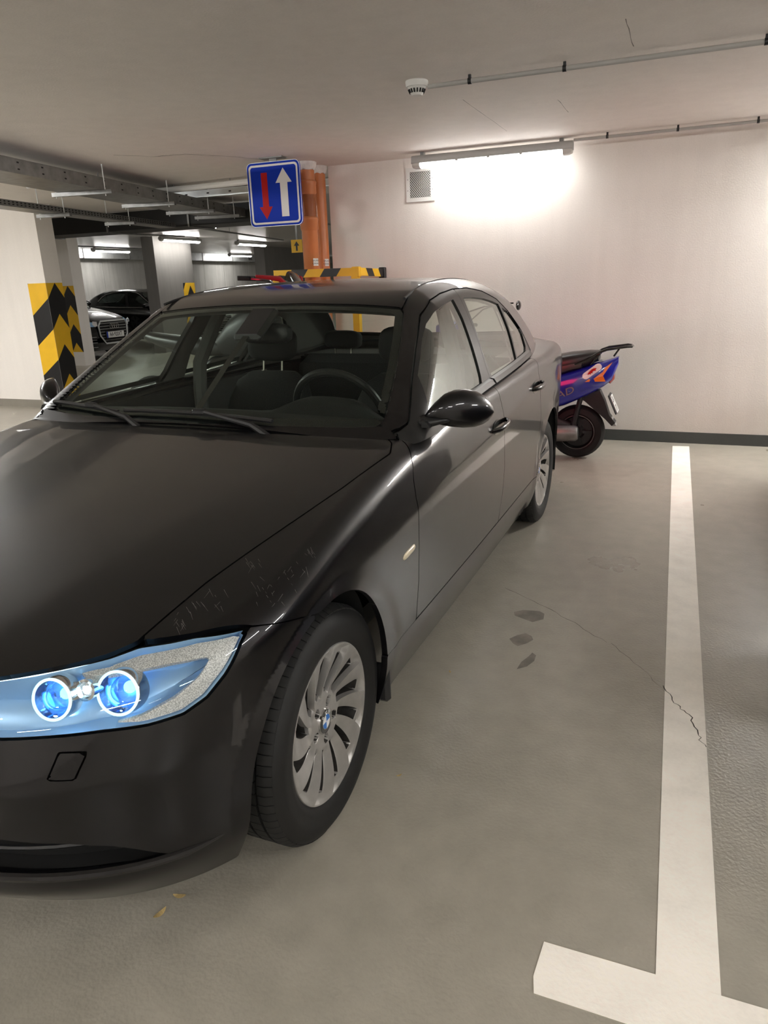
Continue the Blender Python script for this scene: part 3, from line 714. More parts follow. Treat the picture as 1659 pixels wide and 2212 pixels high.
P_('roof', 'roof', 'paint', flange=.01); P_('side_frame', 'roof_rail_and_pillars', 'paint', flange=.01)
P_('rear_window', 'rear_window', 'glass_right', flange=0); P_('headliner', 'headliner', 'cabin_light', off=-.035, flange=0)
P_('kidney_back', 'grille', 'black_trim', bump, off=-.03, flange=0); P_('intake_back', 'intake_back', 'dark', bump, off=-.07, flange=0)
P_('rear_bumper', 'rear_bumper', 'paint'); P_('trunk_face', 'boot_lid', 'paint'); P_('trunk_lid', 'boot_top', 'paint')
# intake bars and lip
for zz in (.345, .372, .397):
    m = MB(); pts = []
    for a in np.linspace(-.98, .98, 41):
        D = np.array([[math.sin(a), -math.cos(a), 0.]]); p = solve(fbody, np.array([[0, .1, zz]]), D, 1.6)[0]
        pts.append(p-.045*np.array([D[0][0], D[0][1], 0]))
    m.tube(pts, .0055, 6).build('intake_bar', 'black_trim', bump)
m = MB(); pts = []; rr_ = []
for a in np.linspace(-1.0, 1.0, 61):
    t = abs(a); zz = np.interp(t, [0, .55, .70, .80, .9, 1.0], [.325, .319, .311, .303, .296, .292]); D = np.array([[math.sin(a), -math.cos(a), 0.]])
    p = solve(fbody, np.array([[0, .1, zz]]), D, 1.6)[0]; pts.append(p-.004*D[0]+np.array((0, 0, -.006))); rr_.append(.0115 if t < .9 else .0115-.09*(t-.9))
m.tube(pts, rr_, 10).build('intake_lip', 'paint', bump)
V = []
for p in pts: V += [(p[0]*.985, p[1]+.012, p[2]-.008), (p[0]*.7, -.46, .30)]
MB().add(V, [(i*2, i*2+2, i*2+3, i*2+1) for i in range(len(pts)-1)]).build('intake_floor', 'dark', bump)
for s in (1, -1):
    for k in range(9): MB().bx(s*(.03+.018*k)-.004, s*(.03+.018*k)+.004, -.755, -.715, .53, .66).build('grille_slat', 'chrome', bump)
for s in (1, -1):
    kp = []
    for (kx, kz) in KIDNEY:
        p = solve(fbody, np.array([[s*kx, .1, kz]]), np.array([[0., -1., 0.]]), 1.6)[0]; kp.append(p+np.array((0, .002, 0)))
    MB().tube(kp, .009, 8, True).build('grille_surround', 'chrome', bump)
# floor pan, wheels
MB().bx(-.60, .60, -.55, 3.5, .19, .27).build('floor_pan', 'dark', CARO); MB().bx(-.52, .52, -.58, -.50, .22, .52).build('radiator', 'dark', CARO)
w0 = first_wheel(CARO, (.757, 0, .30), .017)
for (x, y, a) in ((-.757, 0, PI+.017), (.760, 2.76, 0), (-.760, 2.76, PI)):
    c = copy_tree(w0, CARO); c.location = (x, y, .30); c.rotation_euler = (0, 0, a)
# ---- cabin
dash = MB(); secs = []
dx = np.linspace(-.74, .74, 31)
rows = [(.66, .90), (.74, .928), (.84, .945), (.93, .950), (1.00, .935), (1.05, .88), (1.04, .70), (1.02, .45)]
V = []
for x in dx:
    hump = math.exp(-((x-.37)/.17)**4)
    for k, (y, z) in enumerate(rows):
        V.append((x, y+(.06*hump if k >= 3 else .02*hump if k == 2 else 0), z+(.055*hump if 2 <= k <= 4 else .01*hump if k == 1 else 0)-.03*(x/.74)**4))
dash.add(V, [(i*8+k, (i+1)*8+k, (i+1)*8+k+1, i*8+k+1) for i in range(30) for k in range(7)])
dash.build('dashboard', 'cabin', CARO, angle=60)
# steering wheel
so = np.array((.37, 1.075, .925)); d = unit((0, .90, .42)); u_, v_, _ = frame(d)
sw = MB(); sw.tube([so+.186*(math.cos(a)*u_+math.sin(a)*v_) for a in np.linspace(0, 2*PI, 48, endpoint=False)], .0155, 10, True)
for a in (0, PI, -PI/2):
    q = math.cos(a)*u_+math.sin(a)*v_
    sw.tube([so+q*.18, so+q*.1-d*.012, so+q*.04-d*.02], [.012, .017, .03], 8)
sw.ell(so-d*.02, (.075, .035, .07), 14, 8, rx(.42)); sw.cyl(so-d*.03, so-d*.22, .035, 12)
sw.build('steering_wheel', 'leather', CARO)
def seat(x, y, parent, name='front_seat'):
    m = MB(); tilt = rx(-.32)
    m.ell((x, y-.27, .52), (.26, .29, .10), 20, 10, None, .6)
    secs = []
    for t in np.linspace(0, 1, 12):
        hw = np.interp(t, [0, .25, .7, .92, 1], [.22, .245, .245, .20, .13]); hd = np.interp(t, [0, .3, .9, 1], [.07, .075, .06, .03]); z = .50+.49*t; yy = y+.02+.17*t
        secs.append([(x+hw*np.sign(math.cos(a))*abs(math.cos(a))**.55, yy+hd*np.sign(math.sin(a))*abs(math.sin(a))**.7, z) for a in np.linspace(0, 2*PI, 24, endpoint=False)])
    m.loft([np.array(q) for q in secs]); so_ = m.build(name, 'cabin_seat', parent, angle=60)
    headrest(x, y+.20, 1.125, so_); return so_
def headrest(x, y, z, parent, w_=.135, h_=.085):
    MB().ell((x, y, z), (w_, .055, h_), 24, 12, rx(-.18), .58).build('headrest', 'cabin_seat', parent, angle=60)
    for q in (-.055, .055):
        m = MB(); m.cyl((x+q, y-.005, z-h_+.005), (x+q, y-.015, z-h_-.06), .0065, 8); m.cyl((x+q, y-.012, z-h_-.055), (x+q, y-.014, z-h_-.045), .013, 10)
        m.build('headrest_post', 'chrome', parent)
seat(-.37, 1.60, CARO); seat(.37, 1.60, CARO)
rs = MB(); rs.rbox((0, 2.48, .68), (1.28, .20, .66), .07, rx(-.30)); rs.rbox((0, 2.18, .47), (1.26, .55, .18), .06)
rs = rs.build('rear_bench', 'cabin_seat', CARO)
for x in (-.37, 0.0, .37): headrest(x, 2.62, 1.08, rs, .12 if x else .10, .055)
MB().bx(-.70, .70, 2.66, 2.70, .28, .975).build('rear_bulkhead', 'dark', CARO); m = MB(); m.bx(-.64, .64, 2.60, 3.10, .975, .995); m.build('parcel_shelf', 'cabin', CARO)  # bulkhead added to stop tail light glow reaching the cabin
for s in (1, -1):
    m = MB(); m.bx(s*.735, s*.765, .70, 2.60, .32, .935); m.rbox((s*.70, 1.25, .66), (.08, .55, .06), .02); m.build('door_card', 'cabin', CARO)
    # pillar trims seen through the glass
    m = MB().tube([(s*.71, 1.60, .45), (s*.70, 1.60, .92), (s*.685, 1.60, 1.05), (s*.63, 1.65, 1.20), (s*.575, 1.70, 1.33)], [.035, .035, .035, .035, .03], 8); m.build('pillar_trim', 'cabin_light', CARO)
    m = MB().rbox((s*.30, 1.335, 1.335), (.36, .14, .018), .006, rx(.30)); m.build('sun_visor', 'cabin_light', CARO)
m = MB().use('black_trim'); m.rbox((0, 1.10, 1.265), (.13, .20, .035), .015, rx(.56)); m.ell((.0, 1.17, 1.225), (.125, .035, .042), 20, 10, rz(-.12), .6); m.cyl((0, 1.11, 1.26), (0, 1.16, 1.23), .014, 8)
m.build('rear_view_mirror', None, CARO)
# cowl and wipers
m = MB(); V = []
for x in np.linspace(-.70, .70, 29):
    V += [(x, .60+.06*abs(x/.7)**2.5, float(hoodz(x, .60))-.012), (x, .70+.06*abs(x/.7)**2.5, float(wsz(x, .66+.03*x*x))-.005)]
m.add(V, [(i*2, i*2+2, i*2+3, i*2+1) for i in range(28)]); m.build('cowl_panel', 'black_trim', CARO)
def wpt(x, y, o=.012): return np.array((x, y, float(wsz(x, y))+o))
for (ax_, ay, bx_, by, px, py, mt_) in ((.345, .618, -.31, .632, .36, .585, .47), (-.335, .625, -.725, .690, -.20, .59, .42)):
    n_ = 14; bl = [wpt(ax_+(bx_-ax_)*t, ay+(by-ay)*t, .010) for t in np.linspace(0, 1, n_)]
    wo = MB(); mid = bl[int(n_*mt_)]+np.array((0, -.004, .018))
    wo.tube([(px, py, float(hoodz(px, .60))-.02), (px+(mid[0]-px)*.3, .607, float(wsz(px, .607))+.010), mid], [.014, .011, .008], 8)
    wob = wo.build('wiper_arm', 'black_trim', CARO)
    b2 = MB(); b2.tube([p+np.array((0, 0, .006)) for p in bl], .0085, 6); b2.rbox(mid-np.array((0, 0, .004)), (.055, .022, .022), .006); b2.build('wiper_blade', 'black_trim', wob)
# roof trim strips and aerial
for s in (1, -1):
    m = MB(); pts = [(s*g_, y_, float(roofz(g_, y_))-.003) for y_, g_ in zip(np.linspace(1.26, 2.6, 20), np.interp(np.linspace(1.26, 2.6, 20), [1.255, 1.37, 1.547, 2.0, 2.6], [.583, .572, .556, .545, .53]))]
    m.tube(pts, .006, 6); m.build('roof_trim_strip', 'black_trim', CARO)
m = MB(); m.loft([np.array([(w_*math.cos(a), yy+l_*math.sin(a), zz) for a in np.linspace(0, 2*PI, 12, endpoint=False)]) for (w_, l_, yy, zz) in ((.03, .08, 2.55, 1.355), (.025, .06, 2.56, 1.385), (.008, .025, 2.585, 1.42))]); m.build('shark_fin_aerial', 'paint', CARO)

# fine scratches in the clear coat above the front wheel
def on_body(px, py):
    d = _r*(px-829.5)/FPX-_u*(py-1106)/FPX+_f; R_ = rz(-CARYAW); o = R_@CAMP; d = R_@d
    t = np.linspace(.8, 2.6, 900); P = o+t[:, None]*d; v = fbody(P[:, 0], P[:, 1], P[:, 2]); i = int(np.argmax(v < 0)); k = v[i-1]/(v[i-1]-v[i]); return P[i-1]+k*(P[i]-P[i-1])
rnd = random.Random(3); m = MB()
spots = [(400, 1310, 26, 14), (470, 1290, 40, 24), (575, 1290, 45, 28), (600, 1265, 60, 30), (640, 1222, 26, 16), (545, 1215, 16, 10), (385, 1345, 14, 12), (665, 1190, 8, 8)]
for (cx_, cy_, wx, wy) in spots:
    for _ in range(9):
        a = rnd.choice((.95, 1.05, 2.2, .8, 1.2))+rnd.uniform(-.15, .15); L = rnd.uniform(5, 20); x0 = cx_+rnd.uniform(-wx, wx); y0 = cy_+rnd.uniform(-wy, wy)
        A, B = on_body(x0, y0), on_body(x0+L*math.cos(a), y0+L*math.sin(a))
        n = grad(fbody, np.array([A]))[0]; sd = np.cross(n, unit(B-A))*.00026; e = n*.0004
        m.add([A-sd+e, A+sd+e, B+sd*.3+e, B-sd*.3+e], [(0, 3, 2, 1)])
m.build('scratches', 'scratch', next(o for o in CARO.children if o.name.startswith('fender')), False)['kind'] = 'stuff'

# ------------------------------------------------------------------ the garage
YW = 5.078; ZC = 2.435; ZF = 2.53; XW = -13.95
def struct(name, mb, m, smooth=False, parent=None):
    o = mb.build(name, m, parent, smooth)
    if not parent: o['kind'] = 'structure'
    return o
FL = struct('floor', MB().bx(-14.2, 9.2, -8.2, 34, -.12, 0), 'floor_epoxy')
WB = struct('wall_back', MB().bx(-1.47, 9.2, YW, YW+.25, 0, ZC), 'wall_white')
struct('wall_right', MB().bx(9.0, 9.2, -8.2, YW, 0, ZC), 'wall_white')
struct('wall_front', MB().bx(-14.2, 9.0, -8.2, -8.0, 0, ZC), 'wall_white')
struct('ceiling', MB().bx(-14.2, 9.2, -8.2, 7.0, ZC, ZC+.2), 'ceiling_paint')
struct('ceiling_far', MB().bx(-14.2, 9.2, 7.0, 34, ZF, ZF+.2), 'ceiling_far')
WL = struct('wall_left', MB().bx(XW-.25, XW-.02, -8.2, 34, 0, ZF), 'dark')
# shuttered concrete panels of the left wall
k = 0; y = 6.0
while y < 33.5:
    wd = (1.25, .62, 1.25, 1.9)[k % 4]; k += 1
    MB().bx(XW-.05, XW, y+.006, y+wd-.006, 0, ZF).build('panel', 'wall_raw', WL, False); y += wd
MB().bx(XW-.05, XW, -8.2, 6.0, 0, ZF).build('panel', 'wall_raw', WL, False)
struct('wall_end', MB().bx(-14.2, 9.2, 33.8, 34, 0, ZF), 'wall_raw')
struct('wall_side', MB().bx(-1.47, -1.22, YW+.25, 33.8, 0, ZF), 'wall_raw')
struct('baseboard_back', MB().bx(-1.47, 9.0, YW-.006, YW, 0, .096), 'base_grey')
# floor markings
bay = MB().add([(1.682, 4.935, .0006), (1.813, 4.947, .0006), (1.810, -.248, .0006), (1.684, -.244, .0006), (1.682, 4.935, .0022), (1.813, 4.947, .0022), (1.810, -.248, .0022), (1.684, -.244, .0022)],
               [(7, 6, 5, 4), (0, 1, 5, 4), (1, 2, 6, 5), (2, 3, 7, 6), (3, 0, 4, 7)])
bay.build('parking_line', 'line_white', FL, False)
def at_floor(px, py, z=0.):
    d = _r*(px-829.5)/FPX-_u*(py-1106)/FPX+_f; return CAMP+d*(z-CAMP[2])/d[2]
tb = [at_floor(a, b)[:2] for a, b in ((1175, 2036), (1416, 2107), (1558, 2153), (1659, 2183), (1900, 2262), (1900, 2400), (1659, 2300), (1353, 2212), (1153, 2146), (1152, 2110))]
m = MB(); n_ = len(tb); m.add([(p[0], p[1], .0030) for p in tb]+[(p[0], p[1], .0004) for p in tb], [tuple(range(n_-1, -1, -1))]+[(i, (i+1) % n_, n_+(i+1) % n_, n_+i) for i in range(n_)])
m.build('parking_line', 'line_white', FL, False)
MB().bx(-1.75, -1.62, .0, 4.9, .0006, .0022).build('parking_line', 'line_white', FL, False)
MB().bx(4.15, 4.28, -.25, 4.9, .0006, .0022).build('parking_line', 'line_white', FL, False)
# hairline cracks and stains in the coating
mat('crack', (.06, .05, .04), .9); mat('stain', (.17, .155, .13), .45, noise=.35, nscale=14)
def ribbon(name, pts, w_, m, parent, z=.0031, jit=.006):
    rnd = random.Random(len(pts)*7+int(pts[0][0]*10)); P = []
    for i in range(len(pts)-1):
        for t in np.linspace(0, 1, 7)[:-1]: P.append(np.array(pts[i])*(1-t)+np.array(pts[i+1])*t)
    P.append(np.array(pts[-1])); V = []
    for i, p in enumerate(P):
        d = P[min(i+1, len(P)-1)]-P[max(i-1, 0)]; nrm = np.array((-d[1], d[0]))/max(np.hypot(*d), 1e-6); q = p+nrm*rnd.uniform(-jit, jit); ww = w_*rnd.uniform(.4, 1.3)
        V += [(*(q-nrm*ww), z), (*(q+nrm*ww), z)]
    return MB().add(V, [(i*2, i*2+1, i*2+3, i*2+2) for i in range(len(P)-1)]).build(name, m, parent, False)
F2 = lambda *pp: [at_floor(a, b)[:2] for a, b in pp]
ribbon('floor_crack', F2((1090, 1270), (1165, 1305), (1240, 1345), (1310, 1388)), .0012, 'crack', FL, .0005)
ribbon('floor_crack', F2((1320, 1390), (1380, 1440), (1430, 1485)), .0007, 'crack', FL, .0005)
ribbon('floor_crack', F2((1434, 1482), (1455, 1520), (1490, 1545), (1505, 1585), (1522, 1615)), .0016, 'crack', FL, .0026)
def blob(pts): 
    q = F2(*pts); return MB().add([(p[0], p[1], .0005) for p in q], [tuple(range(len(q)-1, -1, -1))]).build('floor_stain', 'stain', FL, False)
blob([(1110, 1322), (1130, 1318), (1165, 1320), (1176, 1326), (1174, 1338), (1150, 1344), (1112, 1330)])
blob([(1100, 1380), (1118, 1372), (1135, 1368), (1148, 1374), (1152, 1382), (1138, 1390), (1118, 1396), (1108, 1390)])
blob([(1142, 1418), (1150, 1410), (1158, 1416), (1154, 1428), (1138, 1440), (1116, 1446), (1126, 1430)])
# ceiling crack
V = lambda px, py: at_floor(px, py, ZC)
cp = [(245, 335), (330, 338), (400, 333), (470, 336), (560, 343), (605, 346)]; cp = [V(*p)[:2] for p in cp]
CE = bpy.data.objects['ceiling']; ribbon('ceiling_crack', cp, .006, 'stain', CE, ZC-.0008, .012)
for a, b in (((1000, 215), (1095, 283)), ((1352, 40), (1368, 100)), ((1205, 215), (1228, 242)), ((610, 232), (640, 243)), ((110, 275), (228, 298))):
    ribbon('ceiling_joint', [V(*a)[:2], V(*b)[:2]], .0022, 'stain' if b[0] > 700 else 'white_paint', CE, ZC-.0008, .002)

# ---- pillars with hazard chevrons
def clip_poly(poly, x0, x1, y0, y1):
    def cl(P, ins, inter):
        out = []
        for i in range(len(P)):
            a, b = P[i-1], P[i]
            if ins(b):
                if not ins(a): out.append(inter(a, b))
                out.append(b)
            elif ins(a): out.append(inter(a, b))
        return out
    for (ax, v, sg) in ((0, x0, 1), (0, x1, -1), (1, y0, 1), (1, y1, -1)):
        if not poly: return poly
        poly = cl(poly, lambda p: sg*(p[ax]-v) >= 0, lambda a, b: tuple(a[k]+(b[k]-a[k])*(v-a[ax])/(b[ax]-a[ax]) if k != ax else v for k in (0, 1)))
    return poly
def hazard(parent, o, u, width, z0, z1, knots, phase, pitch=.37):
    # stripes on a face: o = lower corner, u = horizontal direction, knots = [(s, dz)] polyline of the stripe edge
    o = np.array(o, float); u = np.array(u, float); vz = np.array((0, 0, 1.)); n = np.cross(u, vz); k = -8
    mby, mbk = MB(), MB()
    for k in range(-8, 9):
        zb = phase+k*pitch; mbx = mby if k % 2 == 0 else mbk
        for (s0, d0), (s1, d1) in zip(knots[:-1], knots[1:]):
            p = clip_poly([(s0, zb+d0), (s1, zb+d1), (s1, zb+d1+pitch), (s0, zb+d0+pitch)], 0, width, z0, z1)
            if len(p) > 2: mbx.add([o+u*q[0]+vz*q[1]+n*.0015 for q in p], [tuple(range(len(p)))])
    mby.build('yellow_stripes', 'yellow_paint', parent, False)['kind'] = 'stuff'; mbk.build('black_stripes', 'black_paint', parent, False)['kind'] = 'stuff'
PX, PY = -5.56, 5.557
p1 = MB().bx(-7.4, PX, PY, PY+.265, 0, ZC).build('concrete_pillar', 'wall_white', None, False)
tag(p1, 'broad white concrete pillar with yellow and black chevrons on its corner', 'pillar')
hazard(p1, (PX-.29, PY, 0), (1, 0, 0), .29, .098, 1.53, [(0, 0), (.29, .20)], 1.15)
hazard(p1, (PX, PY, 0), (0, 1, 0), .265, .098, 1.53, [(0, .20), (.14, .38), (.265, .20)], 1.15)
MB().bx(-7.4, PX+.004, PY-.004, PY, 0, .095).build('skirting', 'base_beige', p1, False)
p2 = MB().bx(-9.62, -9.28, 9.9, 10.18, 0, ZF).build('concrete_pillar', 'wall_white', None, False)
tag(p2, 'slim pale concrete pillar with chevrons standing in front of the black off-roader', 'pillar')
hazard(p2, (-9.62, 9.9, 0), (1, 0, 0), .34, .27, 1.53, [(0, 0), (.19, .26), (.34, .06)], 1.27, .36)
p3 = MB().bx(-9.62, -9.3, 12.48, 13.86, 0, ZF).build('concrete_pillar', 'pillar_grey', None, False)
tag(p3, 'wide grey concrete pillar with a chevron corner beside the black fastback', 'pillar')
hazard(p3, (-9.3, 13.40, 0), (0, 1, 0), .46, .1, 1.53, [(0, -.16), (.28, .30), (.46, .02)], 1.17, .36)
p4 = MB().bx(-10.4, -10.05, 18.6, 21.2, 0, ZF).build('concrete_pillar', 'pillar_grey', None, False)
tag(p4, 'plain grey concrete pillar behind the fastback and the grey pillar, furthest along the aisle', 'pillar')

# ---- fluorescent battens
mat('lamp_end', (.62, .62, .60), .25)
LAMPS = []
def batten(c, axis, L, label, z=ZC, group='ceiling tube lamps'):
    tm = 'tube' if 'vent grille' in label else 'tube_left' if 'perforated' in label or 'left side' in label else 'tube_far' if z == ZF else 'tube_bay' if 'bay' in label or 'right wall' in label else 'tube_unseen'
    root = empty('tube_lamp', c); tag(root, label, 'lamp', group)
    d = np.array((1., 0, 0)) if axis == 'x' else np.array((0, 1., 0)); s_ = np.array((0, 1., 0)) if axis == 'x' else np.array((1., 0, 0))
    c = np.array((0, 0, 0.)); drop = .105
    pr = [(-.060, -.056), (-.058, -.030), (-.044, -.006), (-.030, 0), (.030, 0), (.044, -.006), (.058, -.030), (.060, -.056), (.054, -.062), (-.054, -.062)]
    ring = lambda t, k=1.: np.array([d*t+s_*p*k+np.array((0, 0, q-.024)) for p, q in pr])
    secs = [ring(-L/2, .8), ring(-L/2+.05), ring(L/2-.05), ring(L/2, .8)]
    if axis == 'y': secs = [q[::-1] for q in secs]
    MB().loft(secs).build('housing', 'lamp_grey', root, True, 50)
    dif = [(-.052, -.062), (-.049, -.078), (-.034, -.094), (0, -.101), (.034, -.094), (.049, -.078), (.052, -.062)]
    ring2 = lambda t, k=1.: np.array([d*t+s_*p*k+np.array((0, 0, (q+.062)*k-.062-.024)) for p, q in dif])
    secs = [ring2(-L/2+.08), ring2(L/2-.08)]
    if axis == 'x': secs = [q[::-1] for q in secs]
    MB().loft(secs).build('diffuser', tm, root, True, 50)
    for e in (-1, 1):
        secs = [ring2(e*(L/2-.075), 1.), ring2(e*(L/2-.03), 1.), ring2(e*(L/2-.004), .75)]
        if (axis == 'x') == (e < 0): secs = [q[::-1] for q in secs]
        MB().loft(secs).build('clear_end', 'lamp_end', root, True, 50)
    for t in (-L/2+.09, L/2-.09): 
        MB().box(d*t+np.array((0, 0, -.012)), (.03, .05, .024)).build('bracket', 'galv', root, False)
    for t in (-L/2+.40, 0, L/2-.40):
        for q in (-1, 1): MB().box(d*t+s_*q*.0595+np.array((0, 0, -.082)), (.022, .004, .026) if axis == 'x' else (.004, .022, .026)).build('clip', 'lamp_grey', root, False)
    return root
batten((.095, 4.86, ZC), 'x', 1.33, 'lit tube lamp on the ceiling above the vent grille and blue scooter', group='tube lamps near the back wall')
batten((3.35, 4.86, ZC), 'x', 1.33, 'lit tube lamp by the back wall over the bay beside the saloon', group='tube lamps near the back wall')
batten((6.6, 4.86, ZC), 'x', 1.33, 'lit tube lamp by the back wall near the right wall', group='tube lamps near the back wall')
batten((6.3, 1.2, ZC), 'y', 1.33, 'lit tube lamp over the bay furthest to the right')
batten((-4.75, 2.3, ZC), 'y', 1.33, 'lit tube lamp behind the perforated cable tray')
batten((3.9, -.6, ZC), 'y', 1.33, 'lit tube lamp over the drive aisle end of the next parking space')
batten((-7.4, 2.3, ZC), 'y', 1.33, 'lit tube lamp over the left side in front of the broad white pillar')
for i, (x, y, lb) in enumerate(((-7.6, -3.4, 'unseen lit tube lamp over the drive aisle nearest the left wall'), (-4.4, -3.4, 'unseen lit tube lamp over the drive aisle beyond the left parking bay'), (-1.2, -3.4, 'unseen lit tube lamp over the drive aisle in front of the saloon'), (2.0, -3.4, 'unseen lit tube lamp over the drive aisle in front of the black neighbour car'), (5.2, -3.4, 'unseen lit tube lamp over the drive aisle close to the right wall'), (-6.0, -6.2, 'added unseen tube lamp beside the front wall towards the left'), (0, -6.2, 'added unseen tube lamp beside the front wall in the middle'), (6.0, -6.2, 'added unseen tube lamp beside the front wall towards the right'))):  # rows behind the camera, out of view, added to lift the room's brightness
    batten((x, y, ZC), 'x', 1.33, lb)
for (x, y, lb) in ((-9.0, 13.1, 'lit tube lamp in front of the wide grey pillar'), (-8.9, 16.0, 'lit tube lamp in front of the furthest grey pillar'), (-12.9, 15.3, 'lit tube lamp beside the silver air duct near the fastback'), (-13.0, 22.0, 'lit tube lamp beside the silver air duct behind the pillars'), (-12.9, 28.0, 'lit tube lamp beside the silver air duct at the far end'), (-6.2, 9.6, 'lit tube lamp over the far aisle past the black duct'), (-4.0, 14.5, 'lit tube lamp over the far aisle by the side wall'), (-12.9, 9.6, 'lit tube lamp beside the silver air duct over the off-roader'), (-4.5, 22.0, 'lit tube lamp over the far aisle deep in the hall')):
    batten((x, y, ZF), 'y', 1.5, lb, ZF)

# ---- smoke detector and conduits
c = V(900, 175); root = empty('smoke_detector', (c[0], c[1], ZC)); tag(root, 'round white smoke detector on the ceiling at the end of a conduit', 'smoke detector')
MB().lathe([(0, -.03), (.058, -.030), (.062, -.004), (.060, 0), (0, 0)], (0, 0, 0), (0, 0, 1), 36).build('base', 'pvc_white', root)
MB().lathe([(0, -.070), (.028, -.070), (.034, -.062), (.046, -.036), (.050, -.030), (0, -.03)], (0, 0, 0), (0, 0, 1), 36).build('sensor_dome', 'pvc_white', root)
for k in range(16):
    a = 2*PI*k/16; MB().box((.0415*math.cos(a), .0415*math.sin(a), -.050), (.006, .007, .020), rz(a)@ry(.45)).build('vent_slot', 'dark', root, False)
def conduit(name, label, p0, p1, r, mname, clips, drop=.03, dark=False):
    root = empty(name, ((p0[0]+p1[0])/2, (p0[1]+p1[1])/2, ZC)); tag(root, label, 'conduit', 'ceiling conduits'); L = p1[0]-p0[0]
    o = np.array((root.location[0], root.location[1], 0)); a = np.array((p0[0], p0[1], 0))-o; b = np.array((p1[0], p1[1], 0))-o
    MB().cyl(a+(0, 0, -drop), b+(0, 0, -drop), r, 12).build('pipe', mname, root)
    for x in clips:
        t = (x-p0[0])/L; q = a+(b-a)*t
        m = MB(); m.lathe([(r*1.25, -.009), (r*1.25, .009), (r*1.0, .009)], q+(0, 0, -drop), (1, 0, 0), 12); m.bx(q[0]-.007, q[0]+.007, q[1]-.006, q[1]+.006, -drop+r*.9, 0); m.build('pipe_clip', 'black_trim' if mname == 'pvc_grey' else 'galv', root)
    MB().rbox(b+(0, 0, -.025), (.08, .08, .05), .006).build('junction_box', 'pvc_grey', root)
    return root
conduit('conduit_pipe', 'grey conduit running from the smoke detector along the ceiling', (c[0]+.06, c[1]+.015), (3.2, c[1]+.035), .0125, 'pvc_grey', [.50, .99, 1.9, 2.8])
conduit('conduit_pipe', 'thin dark conduit leading from the tube lamp beside the back wall', (.77, 4.80), (2.68, 4.78), .0105, 'pvc_grey', [1.02, 1.52, 2.05, 2.5])
# emergency light at the end of the dark conduit
root = empty('emergency_light', (2.20, 4.90, ZC)); tag(root, 'small white emergency light box with a red mark under the dark conduit', 'emergency light')
MB().rbox((.02, 0, -.075), (.14, .10, .13), .012).build('case', 'pvc_white', root); MB().bx(.0, .05, -.0525, -.0505, -.10, -.045).build('red_mark', 'red_sign', root, False)
MB().bx(-.01, .03, -.02, .02, -.012, 0).build('mount', 'pvc_grey', root, False)

# ---- wall vent with expanded-metal mesh
root = empty('vent_grille', (-.578, YW, 2.215)); tag(root, 'square white vent with diamond metal mesh high on the back wall', 'vent')
HW, HH, IW, IH = .130, .139, .098, .106
for (x0, x1, z0, z1) in ((-HW, HW, IH, HH), (-HW, HW, -HH, -IH), (-HW, -IW, -IH, IH), (IW, HW, -IH, IH)):
    MB().bx(x0, x1, -.012, 0, z0, z1).build('frame', 'pvc_white', root, False)
MB().bx(-IW, IW, -.002, 0, -IH, IH).build('dark_opening', 'dark', root, False)
nx, nz = 11, 20; sx, sz = 2*IW/nx, 2*IH/nz
mesh = MB()
for j in range(nz+1):
    for i in range(nx+1):
        xx = -IW+i*sx+(sx/2 if j % 2 else 0); zz = -IH+j*sz
        for sg in (-1, 1):
            a = np.array((xx, -.006, zz)); b = np.array((xx+sg*sx/2, -.006, zz+sz))
            if abs(b[0]) <= IW+1e-6 and abs(a[0]) <= IW+1e-6 and zz+sz <= IH+1e-6:
                dd = unit(b-a); nn = np.array((-dd[2], 0, dd[0]))*.0016
                mesh.add([a-nn, b-nn, b+nn, a+nn], [(0, 1, 2, 3)])
mesh.build('wire_mesh', 'pvc_white', root, False)['kind'] = 'stuff'
for sx_ in (-1, 1):
    for zz in (-.045, .045): MB().cyl((sx_*.114, -.015, zz), (sx_*.114, -.010, zz), .004, 8).build('screw', 'galv', root)
paper = MB().use('pvc_white').bx(-.62, -.46, YW-.001, YW, 2.372, 2.402); paper.use('red_sign')
o = paper.build('paper_notice', None, None, False); tag(o, 'small pale paper notice with faint red print stuck above the vent', 'notice')
mat('faint_red', (.75, .42, .42), .8)
for k in range(3): MB().bx(-.60, -.48, YW-.0016, YW-.0011, 2.376+.008*k, 2.380+.008*k).build('print_line', 'faint_red', o, False)

